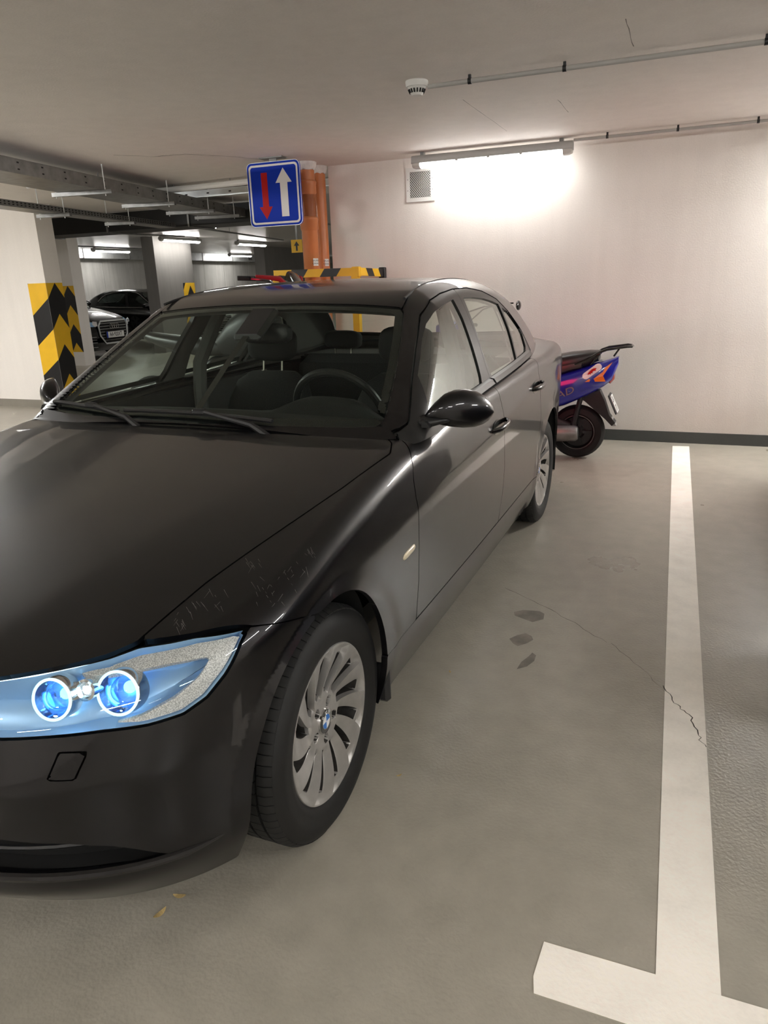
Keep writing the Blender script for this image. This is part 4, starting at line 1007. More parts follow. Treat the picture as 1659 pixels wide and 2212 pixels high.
# ---- orange drain pipes
def drain(x, y, r, label, joints, sticker):
    root = empty('drain_pipe', (x, y, 0)); tag(root, label, 'pipe', 'orange drain pipes')
    prof = [(r, 0)]
    for zz in joints: prof += [(r, zz-.10), (r*1.12, zz-.085), (r*1.12, zz-.02), (r*1.18, zz-.012), (r*1.18, zz+.006), (r*1.10, zz+.014), (r, zz+.018)]
    prof += [(r, ZC-.045)]
    MB().lathe(prof, (0, 0, 0), (0, 0, 1), 28).build('pipe', 'pipe_orange', root, True, 30)
    pl = MB(); rnd = random.Random(int(x*-1000)); n = 22
    secs = []
    for (rr, zz) in ((r*1.05, ZC-.065), (r*1.22, ZC-.05), (r*1.30, ZC-.02), (r*1.30, ZC)):
        secs.append(np.array([(rr*rnd.uniform(.95, 1.07)*math.cos(a), rr*rnd.uniform(.95, 1.07)*math.sin(a), zz+rnd.uniform(-.008, .008)*(zz < ZC)) for a in np.linspace(0, 2*PI, n, endpoint=False)]))
    pl.loft(secs).build('plaster_collar', 'plaster', root)
    a0 = math.atan2(CAMP[1]-y, CAMP[0]-x)+.62; V_ = []
    for i in range(7):
        a = a0+(i-3)*.13; V_ += [((r+.001)*math.cos(a), (r+.001)*math.sin(a), sticker-.032), ((r+.001)*math.cos(a), (r+.001)*math.sin(a), sticker+.032)]
    st = MB().add(V_, [(i*2, i*2+2, i*2+3, i*2+1) for i in range(6)]).build('sticker', 'plate_white', root, False)
    for zz, tx in ((sticker+.013, 'SPLASK.'), (sticker-.013, 'KANAL.')):
        tm = MB(); add_text(tm, tx, .021, (0, 0, zz), (0, 1, 0), (0, 0, 1)); Vt = np.array(tm.v); ang = a0+Vt[:, 1]/r
        tm.v = [tuple(p) for p in np.c_[(r+.0018)*np.cos(ang), (r+.0018)*np.sin(ang), Vt[:, 2]]]; tm.build('sticker_text', 'black_paint', st, False)
drain(-1.535, 4.76, .072, 'thick orange plastic drain pipe with jointed collars, half behind the traffic sign', [2.27, 1.97], 1.60)
drain(-1.545, 5.03, .060, 'plain orange plastic drain pipe against the back wall corner', [], 1.60)

# ---- priority traffic sign
root = empty('traffic_sign', (-1.643, 4.354, ZC)); tag(root, 'square blue traffic sign with red and white arrows hanging from the ceiling', 'traffic sign')
W_ = .254; zc0 = -.286
def rrect(hw, r, n=6): 
    P = []
    for (cx_, cy_, a0) in ((hw-r, hw-r, 0), (-hw+r, hw-r, PI/2), (-hw+r, -hw+r, PI), (hw-r, -hw+r, 1.5*PI)):
        for k in range(n+1): a = a0+PI/2*k/n; P.append((cx_+r*math.cos(a), cy_+r*math.sin(a)))
    return P
bd = MB(); bd.prism(rrect(W_, .045), (0, .012, zc0), (1, 0, 0), (0, 0, 1), .012); bd.build('board', 'blue_sign', root, True, 40)
o_ = rrect(W_-.020, .032); i_ = rrect(W_-.036, .022); n_ = len(o_)
bdr = MB().add([(p[0], -.0012, zc0+p[1]) for p in o_]+[(p[0], -.0012, zc0+p[1]) for p in i_], [(i, (i+1) % n_, n_+(i+1) % n_, n_+i) for i in range(n_)]); 
bdr.f = [tuple(reversed(f)) for f in bdr.f]; bdr.build('white_border', 'white_sign', root, False)
def flat(name, poly, m): 
    mb = MB(); mb.prism(poly, (0, 0, zc0), (1, 0, 0), (0, 0, 1), .0015); return mb.build(name, m, root, False)
wa = [(.060, -.180), (.130, -.180), (.130, .085), (.172, .085), (.095, .198), (.018, .085), (.060, .085)]
ra = [(-.060, .172), (-.118, .172), (-.118, -.095), (-.152, -.095), (-.089, -.195), (-.026, -.095), (-.060, -.095)]
flat('white_arrow', wa, 'white_sign'); flat('red_arrow', ra, 'red_sign')
m = MB(); m.bx(-.05, .05, .012, .03, zc0-.22, zc0+.24); m.bx(-.035, .035, .012, .022, zc0+.22, -.01); m.bx(-.11, .11, -.03, .07, -.01, 0); m.build('hanger', 'galv', root, False)
m = MB(); o2 = rrect(W_, .045); i2 = rrect(W_-.004, .042); n_ = len(o2)
m.add([(p[0], -.0006, zc0+p[1]) for p in o2]+[(p[0], -.0006, zc0+p[1]) for p in i2], [tuple(reversed((i, (i+1) % n_, n_+(i+1) % n_, n_+i))) for i in range(n_)]); m.build('edge_rim', 'galv_bright', root, False)
# ---- small yellow arrow sign
root = empty('arrow_sign', (-2.80, 6.9, 1.86)); tag(root, 'small square yellow sign with a black up arrow behind the orange pipes', 'sign')
MB().bx(-.075, .075, 0, .01, -.075, .075).build('board', 'yellow_paint', root, False)
mb = MB(); mb.prism([(-.012, -.055), (.012, -.055), (.012, .005), (.036, .005), (0, .055), (-.036, .005), (-.012, .005)], (0, 0, 0), (1, 0, 0), (0, 0, 1), .002); mb.build('arrow', 'black_paint', root, False)
MB().bx(-.012, .012, .01, .02, .05, ZC-1.86).build('hanger', 'galv', root, False)

# ---- striped pipe guard
root = empty('pipe_guard', (-1.45, 4.5, 0)); tag(root, 'yellow and black striped steel guard rail around the orange drain pipes', 'guard rail')
def rail(nm, a, b, h, th, n, first, slant, parent, nose):
    # straight rail with slanted colour blocks, each block its own piece
    a = np.array(a, float); b = np.array(b, float); d = unit(b-a); L = np.linalg.norm(b-a); s_ = np.array((-d[1], d[0], 0))
    for k in range(n):
        t0 = L*k/n; t1 = L*(k+1)/n; P = []
        for (t, e) in ((t0, 0), (t1, 1)):
            sl0 = 0 if (k == 0 and e == 0) or (k == n-1 and e == 1) else slant
            for zz in (-h/2, h/2):
                for ss in (-th/2, th/2): P.append(a+d*(t+sl0*zz/h)+s_*ss+np.array((0, 0, zz)))
        MB().add(P, [(0, 2, 3, 1), (4, 5, 7, 6), (0, 1, 5, 4), (2, 6, 7, 3), (0, 4, 6, 2), (1, 3, 7, 5)]).build(nm, 'yellow_paint' if (k+first) % 2 == 0 else 'black_paint', parent, False)
rail('rail_block', (-.36, .05, 1.505), (.45, .05, 1.500), .068, .04, 5, 0, .05, root, 0)
rail('rail_block', (.47, .05, 1.500), (.50, .568, 1.487), .066, .04, 4, 0, -.05, root, 0)
m = MB(); m.rbox((.45, .05, 1.50), (.075, .055, .085), .006); m.build('corner_bracket', 'yellow_paint', root, False)
m = MB(); m.rbox((.50, .545, 1.487), (.06, .05, .10), .006); m.build('wall_bracket', 'black_trim', root, False)
for px in (-.34, .44):
    MB().bx(px-.03, px+.03, .02, .08, 0, 1.47).build('post', 'yellow_paint', root, False); MB().bx(px-.07, px+.07, -.02, .12, 0, .012).build('base_plate', 'yellow_paint', root, False)

# ---- cable trays, ducts and pipes under the ceiling on the left
def tray(name, label, p0, p1, wd, h, z0, slots, rods, nb):
    p0 = np.array(p0, float); p1 = np.array(p1, float); d = unit(np.r_[p1-p0, 0]); s_ = np.array((-d[1], d[0], 0)); L = np.linalg.norm(p1-p0); o = np.r_[p0, 0]
    root = empty(name, (p0[0], p0[1], ZC)); tag(root, label, 'cable tray', 'cable trays')
    Rm = np.stack([d, s_, np.array((0, 0, 1.))], 1); zz = z0-ZC
    def bxl(t0, t1, a, b, c0, c1): return MB().box(Rm@np.array(((t0+t1)/2, (a+b)/2, (c0+c1)/2)), (t1-t0, b-a, c1-c0), Rm)
    bxl(0, L, -.0015, .0015, zz, zz+h).build('side_panel', 'galv', root, False); bxl(0, L, wd-.0015, wd+.0015, zz, zz+h).build('side_panel', 'galv', root, False)
    bxl(0, L, 0, wd, zz, zz+.002).build('bottom_panel', 'galv', root, False)
    for q in (0, wd): bxl(0, L, q-.006, q+.006, zz+h-.003, zz+h).build('edge_flange', 'galv', root, False)
    if slots:
        m = MB(); t = .1
        while t < L-.1:
            for c0 in slots:
                for q in (-.003, wd+.003): m.box(Rm@np.array((t, q, zz+c0)), (.022, .0015, .010), Rm)
            t += nb
        m.build('punched_slots', 'dark', root, False)['kind'] = 'stuff'
    for t in rods:
        bxl(t-.02, t+.02, -.10, wd+.06, zz-.035, zz-.002).build('support_bar', 'galv', root, False)
        for q in (-.03, wd+.03):
            a = Rm@np.array((t, q, zz-.05)); b = a.copy(); b[2] = 0; MB().cyl(a, b, .0045, 6).build('threaded_rod', 'galv_bright', root)
    return root
tray('cable_tray', 'deep galvanised cable tray with slotted sides hanging under the ceiling', (-2.62, 1.15), (-3.52, 6.95), .42, .10, 2.24, (.03, .075), (1.25, 2.75, 3.85, 4.75, 5.45), .27)
tray('cable_tray', 'lower perforated cable tray hanging behind the deep galvanised tray', (-3.62, 1.0), (-4.55, 6.9), .22, .055, 2.17, (.02, .04), (1.2, 2.35, 3.6, 4.8), .055)
root = empty('air_duct', (-6.6, 7.35, ZC)); tag(root, 'black rectangular air duct crossing below the ceiling', 'duct')
for k in range(6):
    x0 = -4.6+k*1.35; MB().bx(x0, x0+1.335, -.28, .28, -.24, -.01).build('duct_section', 'duct_black', root, False)
for k in range(7): MB().bx(-4.6+k*1.35-.02, -4.6+k*1.35+.005, -.30, .30, -.255, 0).build('flange', 'galv', root, False)
root = empty('air_duct', (XW, 20, ZF)); tag(root, 'long bright galvanised air duct along the concrete left wall', 'duct')
for k in range(14):
    y0 = -12.5+k*1.85; MB().bx(0.002, .42, y0, y0+1.83, -.245, -.004).build('duct_section', 'galv_bright', root, False)
    MB().bx(0.002, .435, y0+1.83, y0+1.85, -.26, -.004).build('flange', 'galv', root, False)
for yy in (-1.75, 3.5, 8.5):
    g = MB().bx(.420, .428, yy-.13, yy+.13, -.215, -.06).build('outlet_grille', 'pvc_grey', root, False)
    for q in range(6): MB().bx(.428, .432, yy-.11+q*.04, yy-.09+q*.04, -.20, -.075).build('grille_slot', 'red_sign' if False else 'dark', g, False)
def pipe(label, pts, r, m, name='ceiling_pipe', cat='pipe'):
    o = np.mean(np.array(pts), 0); o[2] = ZC; root = empty(name, o); tag(root, label, cat, 'pipes under the ceiling')
    MB().tube([np.array(p)-o for p in pts], r, 10).build('pipe', m, root)
    L = np.array(pts)
    for t in (.15, .5, .85):
        i = min(int(t*(len(L)-1)), len(L)-2); q = (L[i]+(L[i+1]-L[i])*(t*(len(L)-1)-i))-o; MB().cyl(q, (q[0], q[1], 0 if q[1]+o[1] < 7 else ZF-ZC), .004, 6).build('hanger_rod', 'galv', root)
    return root
pipe('pale grey plastic pipe running to the drain pipes under the ceiling', [(-3.6, 5.25, 2.385), (-2.6, 5.20, 2.385), (-1.64, 5.12, 2.385)], .028, 'pvc_white')
pipe('bent pale conduit between the two cable trays', [(-4.1, 4.1, 2.36), (-3.55, 4.05, 2.37), (-3.40, 4.1, 2.36), (-3.33, 4.3, 2.355)], .018, 'pvc_white')
root = empty('cable_channel', (-2.55, 5.75, ZC)); tag(root, 'bright perforated metal channel under the ceiling behind the traffic sign', 'cable channel')
MB().bx(-1.1, 1.05, -.03, .03, -.082, -.012).build('channel', 'galv_bright', root, False)
for q in (-.7, .0, .7): MB().bx(q-.005, q+.005, -.01, .01, -.012, 0).build('hanger_rod', 'galv', root, False)
for q in np.arange(-.95, 1., .28): MB().bx(q-.015, q+.015, -.032, -.03, -.052, -.040).build('slot', 'dark', root, False)
root = empty('flexible_duct', (-2.62, 5.95, ZC)); tag(root, 'crumpled silver flexible duct dropping from the ceiling behind the traffic sign', 'duct')
rings = []
for i in range(26):
    t = i/25; r = .105+(.006 if i % 2 else 0); rings.append(np.array([(-.02+.05*t+r*math.cos(a), .35*t*t+r*math.sin(a), -.0-.34*t) for a in np.linspace(0, 2*PI, 20, endpoint=False)]))
MB().loft(rings).build('hose', 'galv_bright', root, True, 20)
for (a, b, lb) in (((-8.6, 8.2), (-8.1, 12.0), 'thin sprinkler pipe past the black duct towards the wide grey pillar'), ((-11.8, 8.2), (-11.6, 15), 'thin sprinkler pipe above the black off-roader'), ((-6.2, 8.4), (-7.4, 15), 'thin sprinkler pipe past the black duct over the far aisle'), ((-4.6, 8.0), (-4.4, 12.0), 'thin sprinkler pipe beyond the black duct near the arrow sign')):
    pipe(lb, [(a[0], a[1], ZF-.09), ((a[0]+b[0])/2, (a[1]+b[1])/2, ZF-.09), (b[0], b[1], ZF-.09)], .016, 'galv')
root = empty('downpipe', (-9.95, 21.6, 0)); tag(root, 'thin white vertical pipe beside the furthest grey pillar', 'pipe'); MB().cyl((0, 0, 0), (0, 0, ZF), .09, 12).build('pipe', 'pvc_white', root)
for zz in (.6, 1.6): MB().cyl((0, 0, zz), (0, 0, zz+.06), .10, 12).build('clamp', 'galv', root)
# ---- dry leaves on the floor
for i, (px, py, a, sz_, lb) in enumerate(((388, 1937, .3, .016, 'dry yellow leaf scrap lying under the bumper edge'), (346, 1975, 1.3, .018, 'curled dry leaf scrap on the floor before the bumper'), (862, 1676, .8, .009, 'tiny pale leaf scrap on the floor beside the front tyre'), (972, 1452, 2.0, .010, 'tiny leaf scrap on the floor below the front door'))):
    p = at_floor(px, py); n_ = 7; V_ = []
    for k in range(n_):
        t = k/(n_-1); wd = math.sin(PI*t)**.8*.35; V_ += [((t-.5)*2*sz_, -wd*sz_, .001+.25*sz_*(2*t-1)**2), ((t-.5)*2*sz_, wd*sz_, .001+.35*sz_*(2*t-1)**2+.1*sz_)]
    o = MB().add(V_, [(k*2, k*2+2, k*2+3, k*2+1) for k in range(n_-1)]).build('dry_leaf', 'leaf', None, False); o.location = (p[0], p[1], 0); o.rotation_euler = (0, 0, a); tag(o, lb, 'leaf', 'leaf scraps on the floor')

# ------------------------------------------------------------------ scooters and motorcycle
def sect(x, zb, zt, hw, e=.6, n=20, y0=0.):
    return np.array([(x, y0+hw*np.sign(math.cos(a))*abs(math.cos(a))**e, .5*(zb+zt)+.5*(zt-zb)*np.sign(math.sin(a))*abs(math.sin(a))**e) for a in np.linspace(0, 2*PI, n, endpoint=False)])
def lofts(stations, e=.6, n=20, y0=0.): return MB().loft([sect(*s, e, n, y0) for s in stations])
def small_wheel(root, x, z, r, w_, part='wheel'):
    m = MB().use('alloy_dark'); m.mats = []; m.use('black_paint').lathe([(.0, .035), (.04, .04), (.06, .02), (r*.55, .018), (r*.62, .045), (r*.60, .05)], (x, 0, z), (0, -1, 0), 32)
    m.lathe([(.0, -.035), (.04, -.04), (.06, -.02), (r*.55, -.018), (r*.62, -.045), (r*.60, -.05)], (x, 0, z), (0, -1, 0), 32)
    for k in range(5): 
        a = 2*PI*k/5; m.box((x+.07*math.cos(a), -.02, z+.07*math.sin(a)), (.08, .03, .024), ry(-a))
    wo = m.build(part, None, root)
    MB().lathe([(r*.60, w_*.5), (r*.70, w_*.62), (r*.88, w_*.55), (r*.97, w_*.3), (r, 0), (r*.97, -w_*.3), (r*.88, -w_*.55), (r*.70, -w_*.62), (r*.60, -w_*.5)], (x, 0, z), (0, 1, 0), 40).build('tyre', 'rubber', wo)
    MB().lathe([(r*.615, w_*.54), (r*.63, w_*.56), (r*.645, w_*.54)], (x, 0, z), (0, -1, 0), 40).build('rim_line', 'galv', wo)
    return wo
def plate_obj(root, o, u, v, w_, h_, rows, name='number_plate'):
    # o = centre, u = right, v = up, faces u x v
    u = np.array(u, float); v = np.array(v, float); o = np.array(o, float); m = MB()
    m.use('plate_white'); m.prism([(-w_/2, -h_/2), (w_/2, -h_/2), (w_/2, h_/2), (-w_/2, h_/2)], o, u, v, .002)
    m.use('black_paint'); n = np.cross(u, v)
    for (a, b, c, d) in ((-w_/2, w_/2, h_/2-.004, h_/2), (-w_/2, w_/2, -h_/2, -h_/2+.004), (-w_/2, -w_/2+.004, -h_/2, h_/2), (w_/2-.004, w_/2, -h_/2, h_/2)):
        m.prism([(a, c), (b, c), (b, d), (a, d)], o+n*.002, u, v, .0006)
    pl = m.build(name, None, root, False)
    for (t, sz_, dx_, dy_, sx_) in rows:
        tm = MB(); add_text(tm, t, sz_, o+u*dx_+v*dy_, u, v, .0028, sx_, .0015); tm.build('plate_text', 'black_paint', pl, False)
    return pl
X0, Y0 = .955, 4.36
SC = empty('motor_scooter', (X0, Y0, 0)); tag(SC, 'blue motor scooter with black rear rack and orange indicator parked by the back wall', 'scooter')
small_wheel(SC, 0, .215, .215, .10); small_wheel(SC, -1.25, .215, .215, .09)
# tail bodywork, stations along x (local = world - X0)
body = lofts([(-.62, .30, .52, .13), (-.50, .33, .56, .155), (-.36, .36, .60, .17), (-.24, .385, .655, .17), (-.10, .43, .695, .165), (.0, .475, .725, .155), (.10, .525, .755, .14), (.18, .575, .778, .115), (.245, .625, .798, .085), (.285, .745, .812, .06)], .55)
body.build('rear_bodywork', 'scooter_blue', SC, True, 50)
lofts([(-.60, .60, .70, .11), (-.45, .64, .765, .14), (-.24, .665, .805, .145), (-.08, .70, .838, .14), (.06, .74, .852, .12), (.14, .775, .853, .085)], .62).build('seat', 'leather', SC, True, 50)
lofts([(-.52, .575, .68, .150), (-.24, .64, .735, .150), (-.06, .70, .775, .140), (.02, .72, .785, .125)], .5).build('seat_side_panel', 'leather', SC)
for s in (-1, 1):
    MB().tube([(-.03, s*.125, .755), (.06, s*.118, .795), (.15, s*.11, .848), (.20, s*.105, .867), (.34, s*.09, .886), (.372, s*.06, .884), (.378, 0, .884)], .010, 8).build('rack_tube', 'black_gloss', SC)
    for x in (.06, .12): MB().tube([(x-.03, s*.11, .755), (x+.03, s*.108, .80+.3*(x-.0))], .008, 6).build('rack_strut', 'black_gloss', SC)
    MB().tube([(.29, s*.09, .875), (.25, s*.08, .815)], .007, 6).build('rack_strut', 'black_gloss', SC)
    # indicator lens: raised wedge on the flank
    yb = lambda x: s*float(np.interp(x, [0, .10, .18, .245, .285], [.155, .14, .115, .085, .06]))
    tri = [(.055, .628), (.245, .772), (.183, .672), (.203, .628)]
    m = MB(); V_ = []
    for q in (.006, -.02): V_ += [(x, yb(x)+s*q-s*.002, z) for x, z in tri]
    F = [(0, 1, 2), (0, 2, 3), (4, 6, 5), (4, 7, 6), (0, 4, 5, 1), (1, 5, 6, 2), (2, 6, 7, 3), (3, 7, 4, 0)]
    m.add(V_, F if s < 0 else [tuple(reversed(f)) for f in F]).build('indicator', 'amber', SC, False)
    # sticker capsule with a red running-animal figure
    c0 = np.array((.06, .674)); c1 = np.array((.145, .740)); dd = c1-c0; L = np.hypot(*dd); dd /= L; nn = np.array((-dd[1], dd[0])); P = []
    for k in range(9): a = PI/2+PI*k/8; P.append(c0+.026*(dd*math.cos(a)+nn*math.sin(a)))
    for k in range(9): a = -PI/2+PI*k/8; P.append(c1+.026*(dd*math.cos(a)+nn*math.sin(a)))
    st = MB().add([(p[0], yb(p[0])+s*.0045, p[1]) for p in P], [tuple(range(18)) if s < 0 else tuple(range(17, -1, -1))]).build('sticker', 'white_sign', SC, False)
    fig = [(-.040, -.004), (-.030, .006), (-.012, .010), (.006, .013), (.022, .012), (.034, .006), (.040, -.002), (.030, -.004), (.024, -.014), (.016, -.006), (.002, -.004), (-.004, -.014), (-.012, -.006), (-.022, -.014), (-.026, -.005)]
    Q = [c0+dd*(L/2+a)+nn*b for a, b in fig]
    MB().add([(p[0], yb(p[0])+s*.0058, p[1]) for p in Q], [tuple(range(len(Q))) if s > 0 else tuple(range(len(Q)-1, -1, -1))]).build('red_figure', 'red_sign', st, False)
    tm = MB(); add_text(tm, 'LEAD', .085, (-.13, 0, .525), (math.cos(.41), 0, math.sin(.41)), (-math.sin(.41)+.25, 0, math.cos(.41)), 0, 1.2)
    if s < 0:
        tm.v = [(p[0], -.1725, p[2]) for p in tm.v]; tm.build('script_badge', 'galv', SC, False)
lofts([(.18, .628, .672, .09), (.235, .60, .70, .07), (.262, .635, .69, .05)], .6).build('tail_lamp', 'lens_red', SC)
# rear mudguard, plate
md = [(-.02, .50), (.16, .55), (.20, .47), (.24, .36), (.29, .30), (.265, .275), (.21, .33), (.115, .41), (.05, .465)]
m = MB(); m.prism(md, (0, .055, 0), (1, 0, 0), (0, 0, 1), .11); m.build('mudguard', 'black_trim', SC, True, 30)
m = MB(); m.prism([(.222, .355), (.262, .338), (.298, .275), (.270, .272)], (0, .04, 0), (1, 0, 0), (0, 0, 1), .08); m.build('mud_flap', 'pvc_grey', SC, False)
pu = np.array((0., 1, 0)); pv = unit((-.42, 0, .907))
plate_obj(SC, (.272, .0, .445), pu, pv, .17, .15, [('ZA', .066, -.01, .036, 1.), ('371', .066, 0, -.036, 1.)])
MB().rbox((.262, 0, .445), (.012, .18, .16), .004, ry(-.43)).build('plate_holder', 'black_trim', SC)
# engine, exhaust, floor board, front shield
lofts([(-.55, .16, .36, .10), (-.30, .14, .40, .12), (-.05, .17, .30, .07)], .5).build('engine_case', 'black_trim', SC)
MB().lathe([(.0, .0), (.05, .0), (.062, .02), (.064, .30), (.05, .34), (0, .34)], (.02, -.14, .225), (-1, 0, -.05), 20).build('silencer', 'galv', SC)
MB().tube([(-.02, -.085, .26), (.0, -.075, .40), (.03, -.07, .53)], .02, 8).build('shock_absorber', 'black_trim', SC)
lofts([(-1.02, .26, .32, .14), (-.80, .24, .31, .17), (-.55, .25, .40, .15)], .5).build('foot_board', 'black_trim', SC)
lofts([(-1.22, .42, .62, .10), (-1.14, .34, .95, .19), (-1.05, .30, 1.02, .20), (-.98, .30, .95, .17)], .6).build('leg_shield', 'scooter_blue', SC)
lofts([(-1.47, .36, .42, .05), (-1.36, .40, .47, .07), (-1.20, .42, .52, .075), (-1.06, .36, .46, .06)], .6).build('front_mudguard', 'scooter_blue', SC)
lofts([(-1.16, .98, 1.06, .06), (-1.06, .97, 1.10, .12), (-.96, .99, 1.07, .08)], .6).build('headset', 'scooter_blue', SC)
for s in (-1, 1):
    MB().tube([(-1.02, s*.08, 1.04), (-.98, s*.22, 1.05), (-.92, s*.33, 1.03)], .014, 8).build('handlebar_grip', 'rubber', SC)
    MB().tube([(-.97, s*.22, 1.05), (-.85, s*.27, 1.16), (-.70, s*.30, 1.205), (-.60, s*.31, 1.205)], .006, 6).build('mirror_stalk', 'black_gloss', SC)
    MB().ell((-.56, s*.315, 1.185), (.022, .055, .04), 14, 8).build('rear_mirror', 'black_gloss', SC)
    MB().cyl((-1.25, s*.07, .215), (-1.12, s*.06, .60), .018, 10).build('fork_leg', 'galv', SC)
MB().tube([(-.42, .09, .20), (-.40, .20, .012)], .012, 8).build('side_stand', 'black_trim', SC)

# red motorcycle behind the saloon, seen over its roof
MO = empty('motorcycle', (-1.86, 3.98, 0), PI+.05); tag(MO, 'black motorcycle with red hand guards behind the saloon beside the pipe guard', 'motorcycle')
small_wheel(MO, .95, .33, .33, .13); small_wheel(MO, -.62, .33, .33, .11)
lofts([(-.48, .85, 1.02, .10), (-.34, .78, 1.24, .17), (-.16, .80, 1.28, .18), (.06, .82, 1.16, .15), (.2, .84, 1.0, .12)], .7).build('fuel_tank', 'black_trim', MO)
lofts([(.1, .84, .98, .12), (.4, .84, .99, .15), (.78, .92, 1.03, .12), (.95, .98, 1.05, .07)], .6).build('seat', 'leather', MO)
lofts([(-.72, .98, 1.10, .06), (-.60, .92, 1.34, .15), (-.48, .90, 1.40, .16), (-.38, 1.0, 1.32, .12)], .7).build('front_fairing', 'black_gloss', MO)
lofts([(-.35, .35, .75, .16), (.05, .32, .78, .18), (.35, .36, .70, .13)], .5).build('engine', 'black_trim', MO)
MB().tube([(-.50, 0, 1.10), (-.1, 0, .9), (.3, 0, .8), (.95, 0, .36)], .03, 8).build('frame', 'black_trim', MO)
for s in (-1, 1):
    MB().cyl((-.62, s*.09, .33), (-.46, s*.08, 1.12), .024, 10).build('fork_leg', 'galv', MO)
    MB().tube([(-.44, s*.06, 1.36), (-.40, s*.20, 1.455), (-.31, s*.33, 1.47)], .013, 8).build('handlebar', 'black_gloss', MO)
    MB().tube([(-.33, s*.28, 1.468), (-.22, s*.37, 1.475)], .018, 8).build('grip', 'rubber', MO)
    MB().tube([(-.58, s*.10, 1.36), (-.50, s*.20, 1.46), (-.36, s*.33, 1.485)], [.012, .022, .012], 8).build('hand_guard', 'red_paint', MO)
lofts([(-.62, 1.30, 1.36, .09), (-.54, 1.30, 1.50, .12), (-.50, 1.32, 1.52, .10)], .8).build('windscreen', 'glass_far', MO)
MB().tube([(.1, .10, .30), (.12, .22, .012)], .014, 8).build('side_stand', 'black_trim', MO)

# ------------------------------------------------------------------ the black cars in the background
RL = make_regions(.30)
def black_car(name, label, loc, rot, sc, group=None):
    root = empty(name, loc, rot); root.scale = sc; tag(root, label, 'car', group)
    pl = lambda key, nm, m, **k: panel(RL, key, nm, m, root, **k)
    for key, nm in (('hood', 'hood'), ('fenderL', 'fender'), ('fenderR', 'fender'), ('front_doorL', 'front_door'), ('front_doorR', 'front_door'), ('rear_doorL', 'rear_door'), ('rear_doorR', 'rear_door'), ('quarterL', 'quarter_panel'), ('quarterR', 'quarter_panel'), ('sillL', 'sill'), ('sillR', 'sill'), ('bumper', 'front_bumper'), ('roof', 'roof'), ('side_frame', 'roof_frame'), ('rear_bumper', 'rear_bumper'), ('trunk_face', 'boot_lid'), ('trunk_lid', 'boot_top')):
        pl(key, nm, 'dk_paint', flange=.01)
    for sn in 'LR':
        pl('frame_front'+sn, 'window_frame', 'black_gloss', off=-.002, flange=0); pl('frame_rear'+sn, 'window_frame', 'black_gloss', off=-.002, flange=0)
        for k in ('glass_front', 'glass_rear', 'glass_quarter'): pl(k+sn, 'side_window', 'glass_far', off=-.006, flange=0)
        pl('taillight'+sn, 'tail_light', 'red_paint', flange=0); pl('lens'+sn, 'headlight', 'hl_housing', flange=0)
    pl('windshield', 'windshield', 'glass_far', flange=0); pl('rear_window', 'rear_window', 'glass_far', flange=0); pl('headliner', 'headliner', 'cabin', off=-.03, flange=0)
    pl('inner', 'inner_body', 'dark', off=-.02, flange=0); pl('inner_front', 'inner_body', 'dark', off=-.03, flange=0)
    for s in (-1, 1):
        pts = [(s*(float(Wg(y, z))+.004), y, z) for y, z in ((.72, .968), (.90, 1.09), (1.05, 1.183), (1.22, 1.284), (1.35, 1.332), (1.52, 1.355), (1.7, 1.367), (1.9, 1.368), (2.1, 1.350), (2.31, 1.306), (2.44, 1.240), (2.55, 1.14))]
        MB().tube(pts, .011, 6).build('chrome_window_trim', 'chrome', root)
        MB().tube([(s*(float(Wg(y, .962))+.02), y, .955+.03*(y-.7)) for y in np.linspace(.72, 2.55, 10)], .010, 6).build('chrome_belt_trim', 'chrome', root)
        lofts([(-.03, 0, .10, .03), (.03, -.01, .12, .09), (.11, .0, .115, .085), (.18, .02, .09, .05)], .8).build('wing_mirror', 'dk_paint', root).matrix_local = Matrix.Translation((s*.86, .86, .945)) @ Matrix.Scale(s, 4, (1, 0, 0))
        for y in (0, 2.76):
            m = MB().use('rubber'); m.lathe([(.20, .10), (.26, .105), (.30, .09), (.312, .06), (.312, -.06), (.30, -.1), (.2, -.1)], (s*.757, y, .30), (s, 0, 0), 40)
            m.use('alloy').lathe([(.0, .075), (.05, .078), (.19, .088), (.215, .095), (.215, .07)], (s*.757, y, .30), (s, 0, 0), 30)
            wo = m.build('wheel', None, root); wo.location = (0, 0, .014)
            for k in range(5): 
                a = 2*PI*k/5; MB().box((s*(.757+.088), y+.13*math.sin(a), .30+.13*math.cos(a)), (.004, .05, .11), rx(-a)).build('spoke_gap', 'dark', wo, False)
        seat(s*.37, 1.60, root)
    MB().bx(-.60, .60, -.55, 3.5, .19, .27).build('floor_pan', 'dark', root); MB().bx(-.70, .70, .70, .98, .5, .93).build('dashboard', 'cabin', root)
    MB().rbox((0, 1.10, 1.26), (.20, .03, .06), .01).build('rear_view_mirror', 'black_trim', root)
    return root
FB = black_car('fastback_car', 'black fastback car with bright window trim parked along the concrete left wall', (-10.04, 14.9, 0), PI/2, (1.0, 1.0, 1.01))
SV = black_car('off_roader_car', 'black off-roader with chrome framed grille parked behind the slim chevron pillar', (-10.33, 11.19, 0), PI/2, (1.03, .95, 1.15))
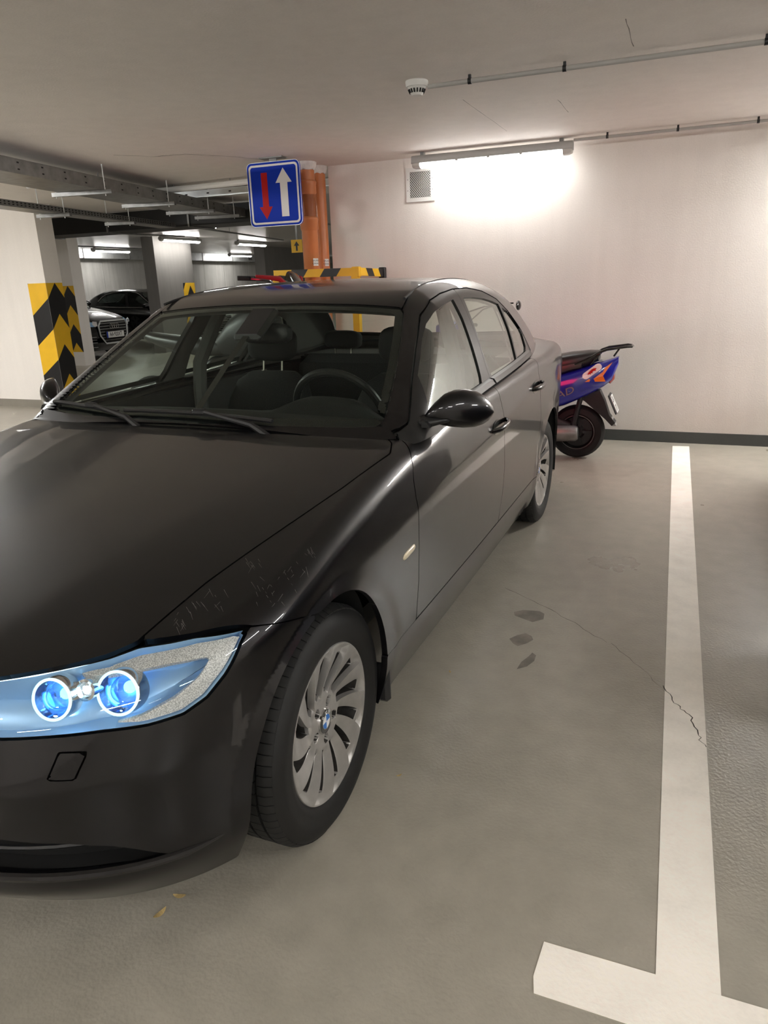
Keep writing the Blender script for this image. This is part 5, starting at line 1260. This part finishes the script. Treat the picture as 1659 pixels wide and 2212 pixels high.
def add_front(root, with_plate):
    # chrome framed single-frame grille standing on the nose (car frame, faces -y)
    P = [(-.27, .30), (.27, .30), (.40, .45), (.42, .62), (.36, .70), (-.36, .70), (-.42, .62), (-.40, .45)]
    yf = -.785; m = MB(); ring = [(x, yf+.10*abs(x)**2, z) for x, z in P]
    m.tube(ring, .016, 8, True); g = m.build('grille_frame', 'galv_bright', root)
    MB().add([(x*.98, yf+.012+.10*x*x, z) for x, z in P], [tuple(range(8))]).build('grille_back', 'dark', root, False)
    for zz in np.linspace(.36, .66, 7):
        hw = float(np.interp(zz, [.30, .45, .62, .70], [.27, .40, .42, .36]))-.015
        MB().tube([(x, yf+.10*x*x-.002, zz) for x in np.linspace(-hw, hw, 9)], .007, 6).build('grille_bar', 'galv', root)
    for k in range(4):
        cx_ = (k-1.5)*.062; MB().tube([(cx_+.040*math.cos(a), yf-.016, .605+.040*math.sin(a)) for a in np.linspace(0, 2*PI, 24, endpoint=False)], .0065, 6, True).build('badge_ring', 'chrome', root)
    for s in (-1, 1):
        MB().add([(s*.44, yf+.03, .625), (s*.44, yf+.03, .70), (s*.52, yf+.07, .71), (s*.53, yf+.075, .655), (s*.49, yf+.05, .61)], [(0, 1, 2, 3, 4) if s > 0 else (4, 3, 2, 1, 0)]).build('headlight_reflector', 'white_sign', root, False)
        MB().tube([(s*.56, -.655, .70), (s*.66, -.60, .71), (s*.76, -.50, .715)], .010, 6).build('light_strip', 'galv_bright', root)
        MB().tube([(s*.56, -.675, .655), (s*.66, -.62, .655), (s*.70, -.585, .67), (s*.73, -.55, .70)], .009, 6).build('light_strip', 'galv_bright', root)
        for zz in (.33, .38, .43, .25): MB().tube([(s*.48, -.735, zz), (s*.60, -.675, zz), (s*.72, -.58, zz)], .008, 6).build('intake_bar', 'galv', root)
    if with_plate:
        plate_obj(root, (0, yf-.022, .455), (1, 0, 0), (0, 0, 1), .52, .115, [('AA\u00b7920XT', .105, .012, 0, .78)])
        MB().bx(-.257, -.222, yf-.0255, yf-.0245, .40, .51).build('blue_band', 'blue_sign', root, False)
        MB().bx(-.27, .27, yf-.021, yf+.005, .39, .52).build('plate_holder', 'black_trim', root, False)
add_front(SV, True); add_front(FB, False)
NB = copy_tree(FB); NB.location = (3.30, 3.55, 0); NB.rotation_euler = (0, 0, PI); tag(NB, 'black car parked nose-in in the bay right of the grey saloon, mirrored in its doors', 'car')
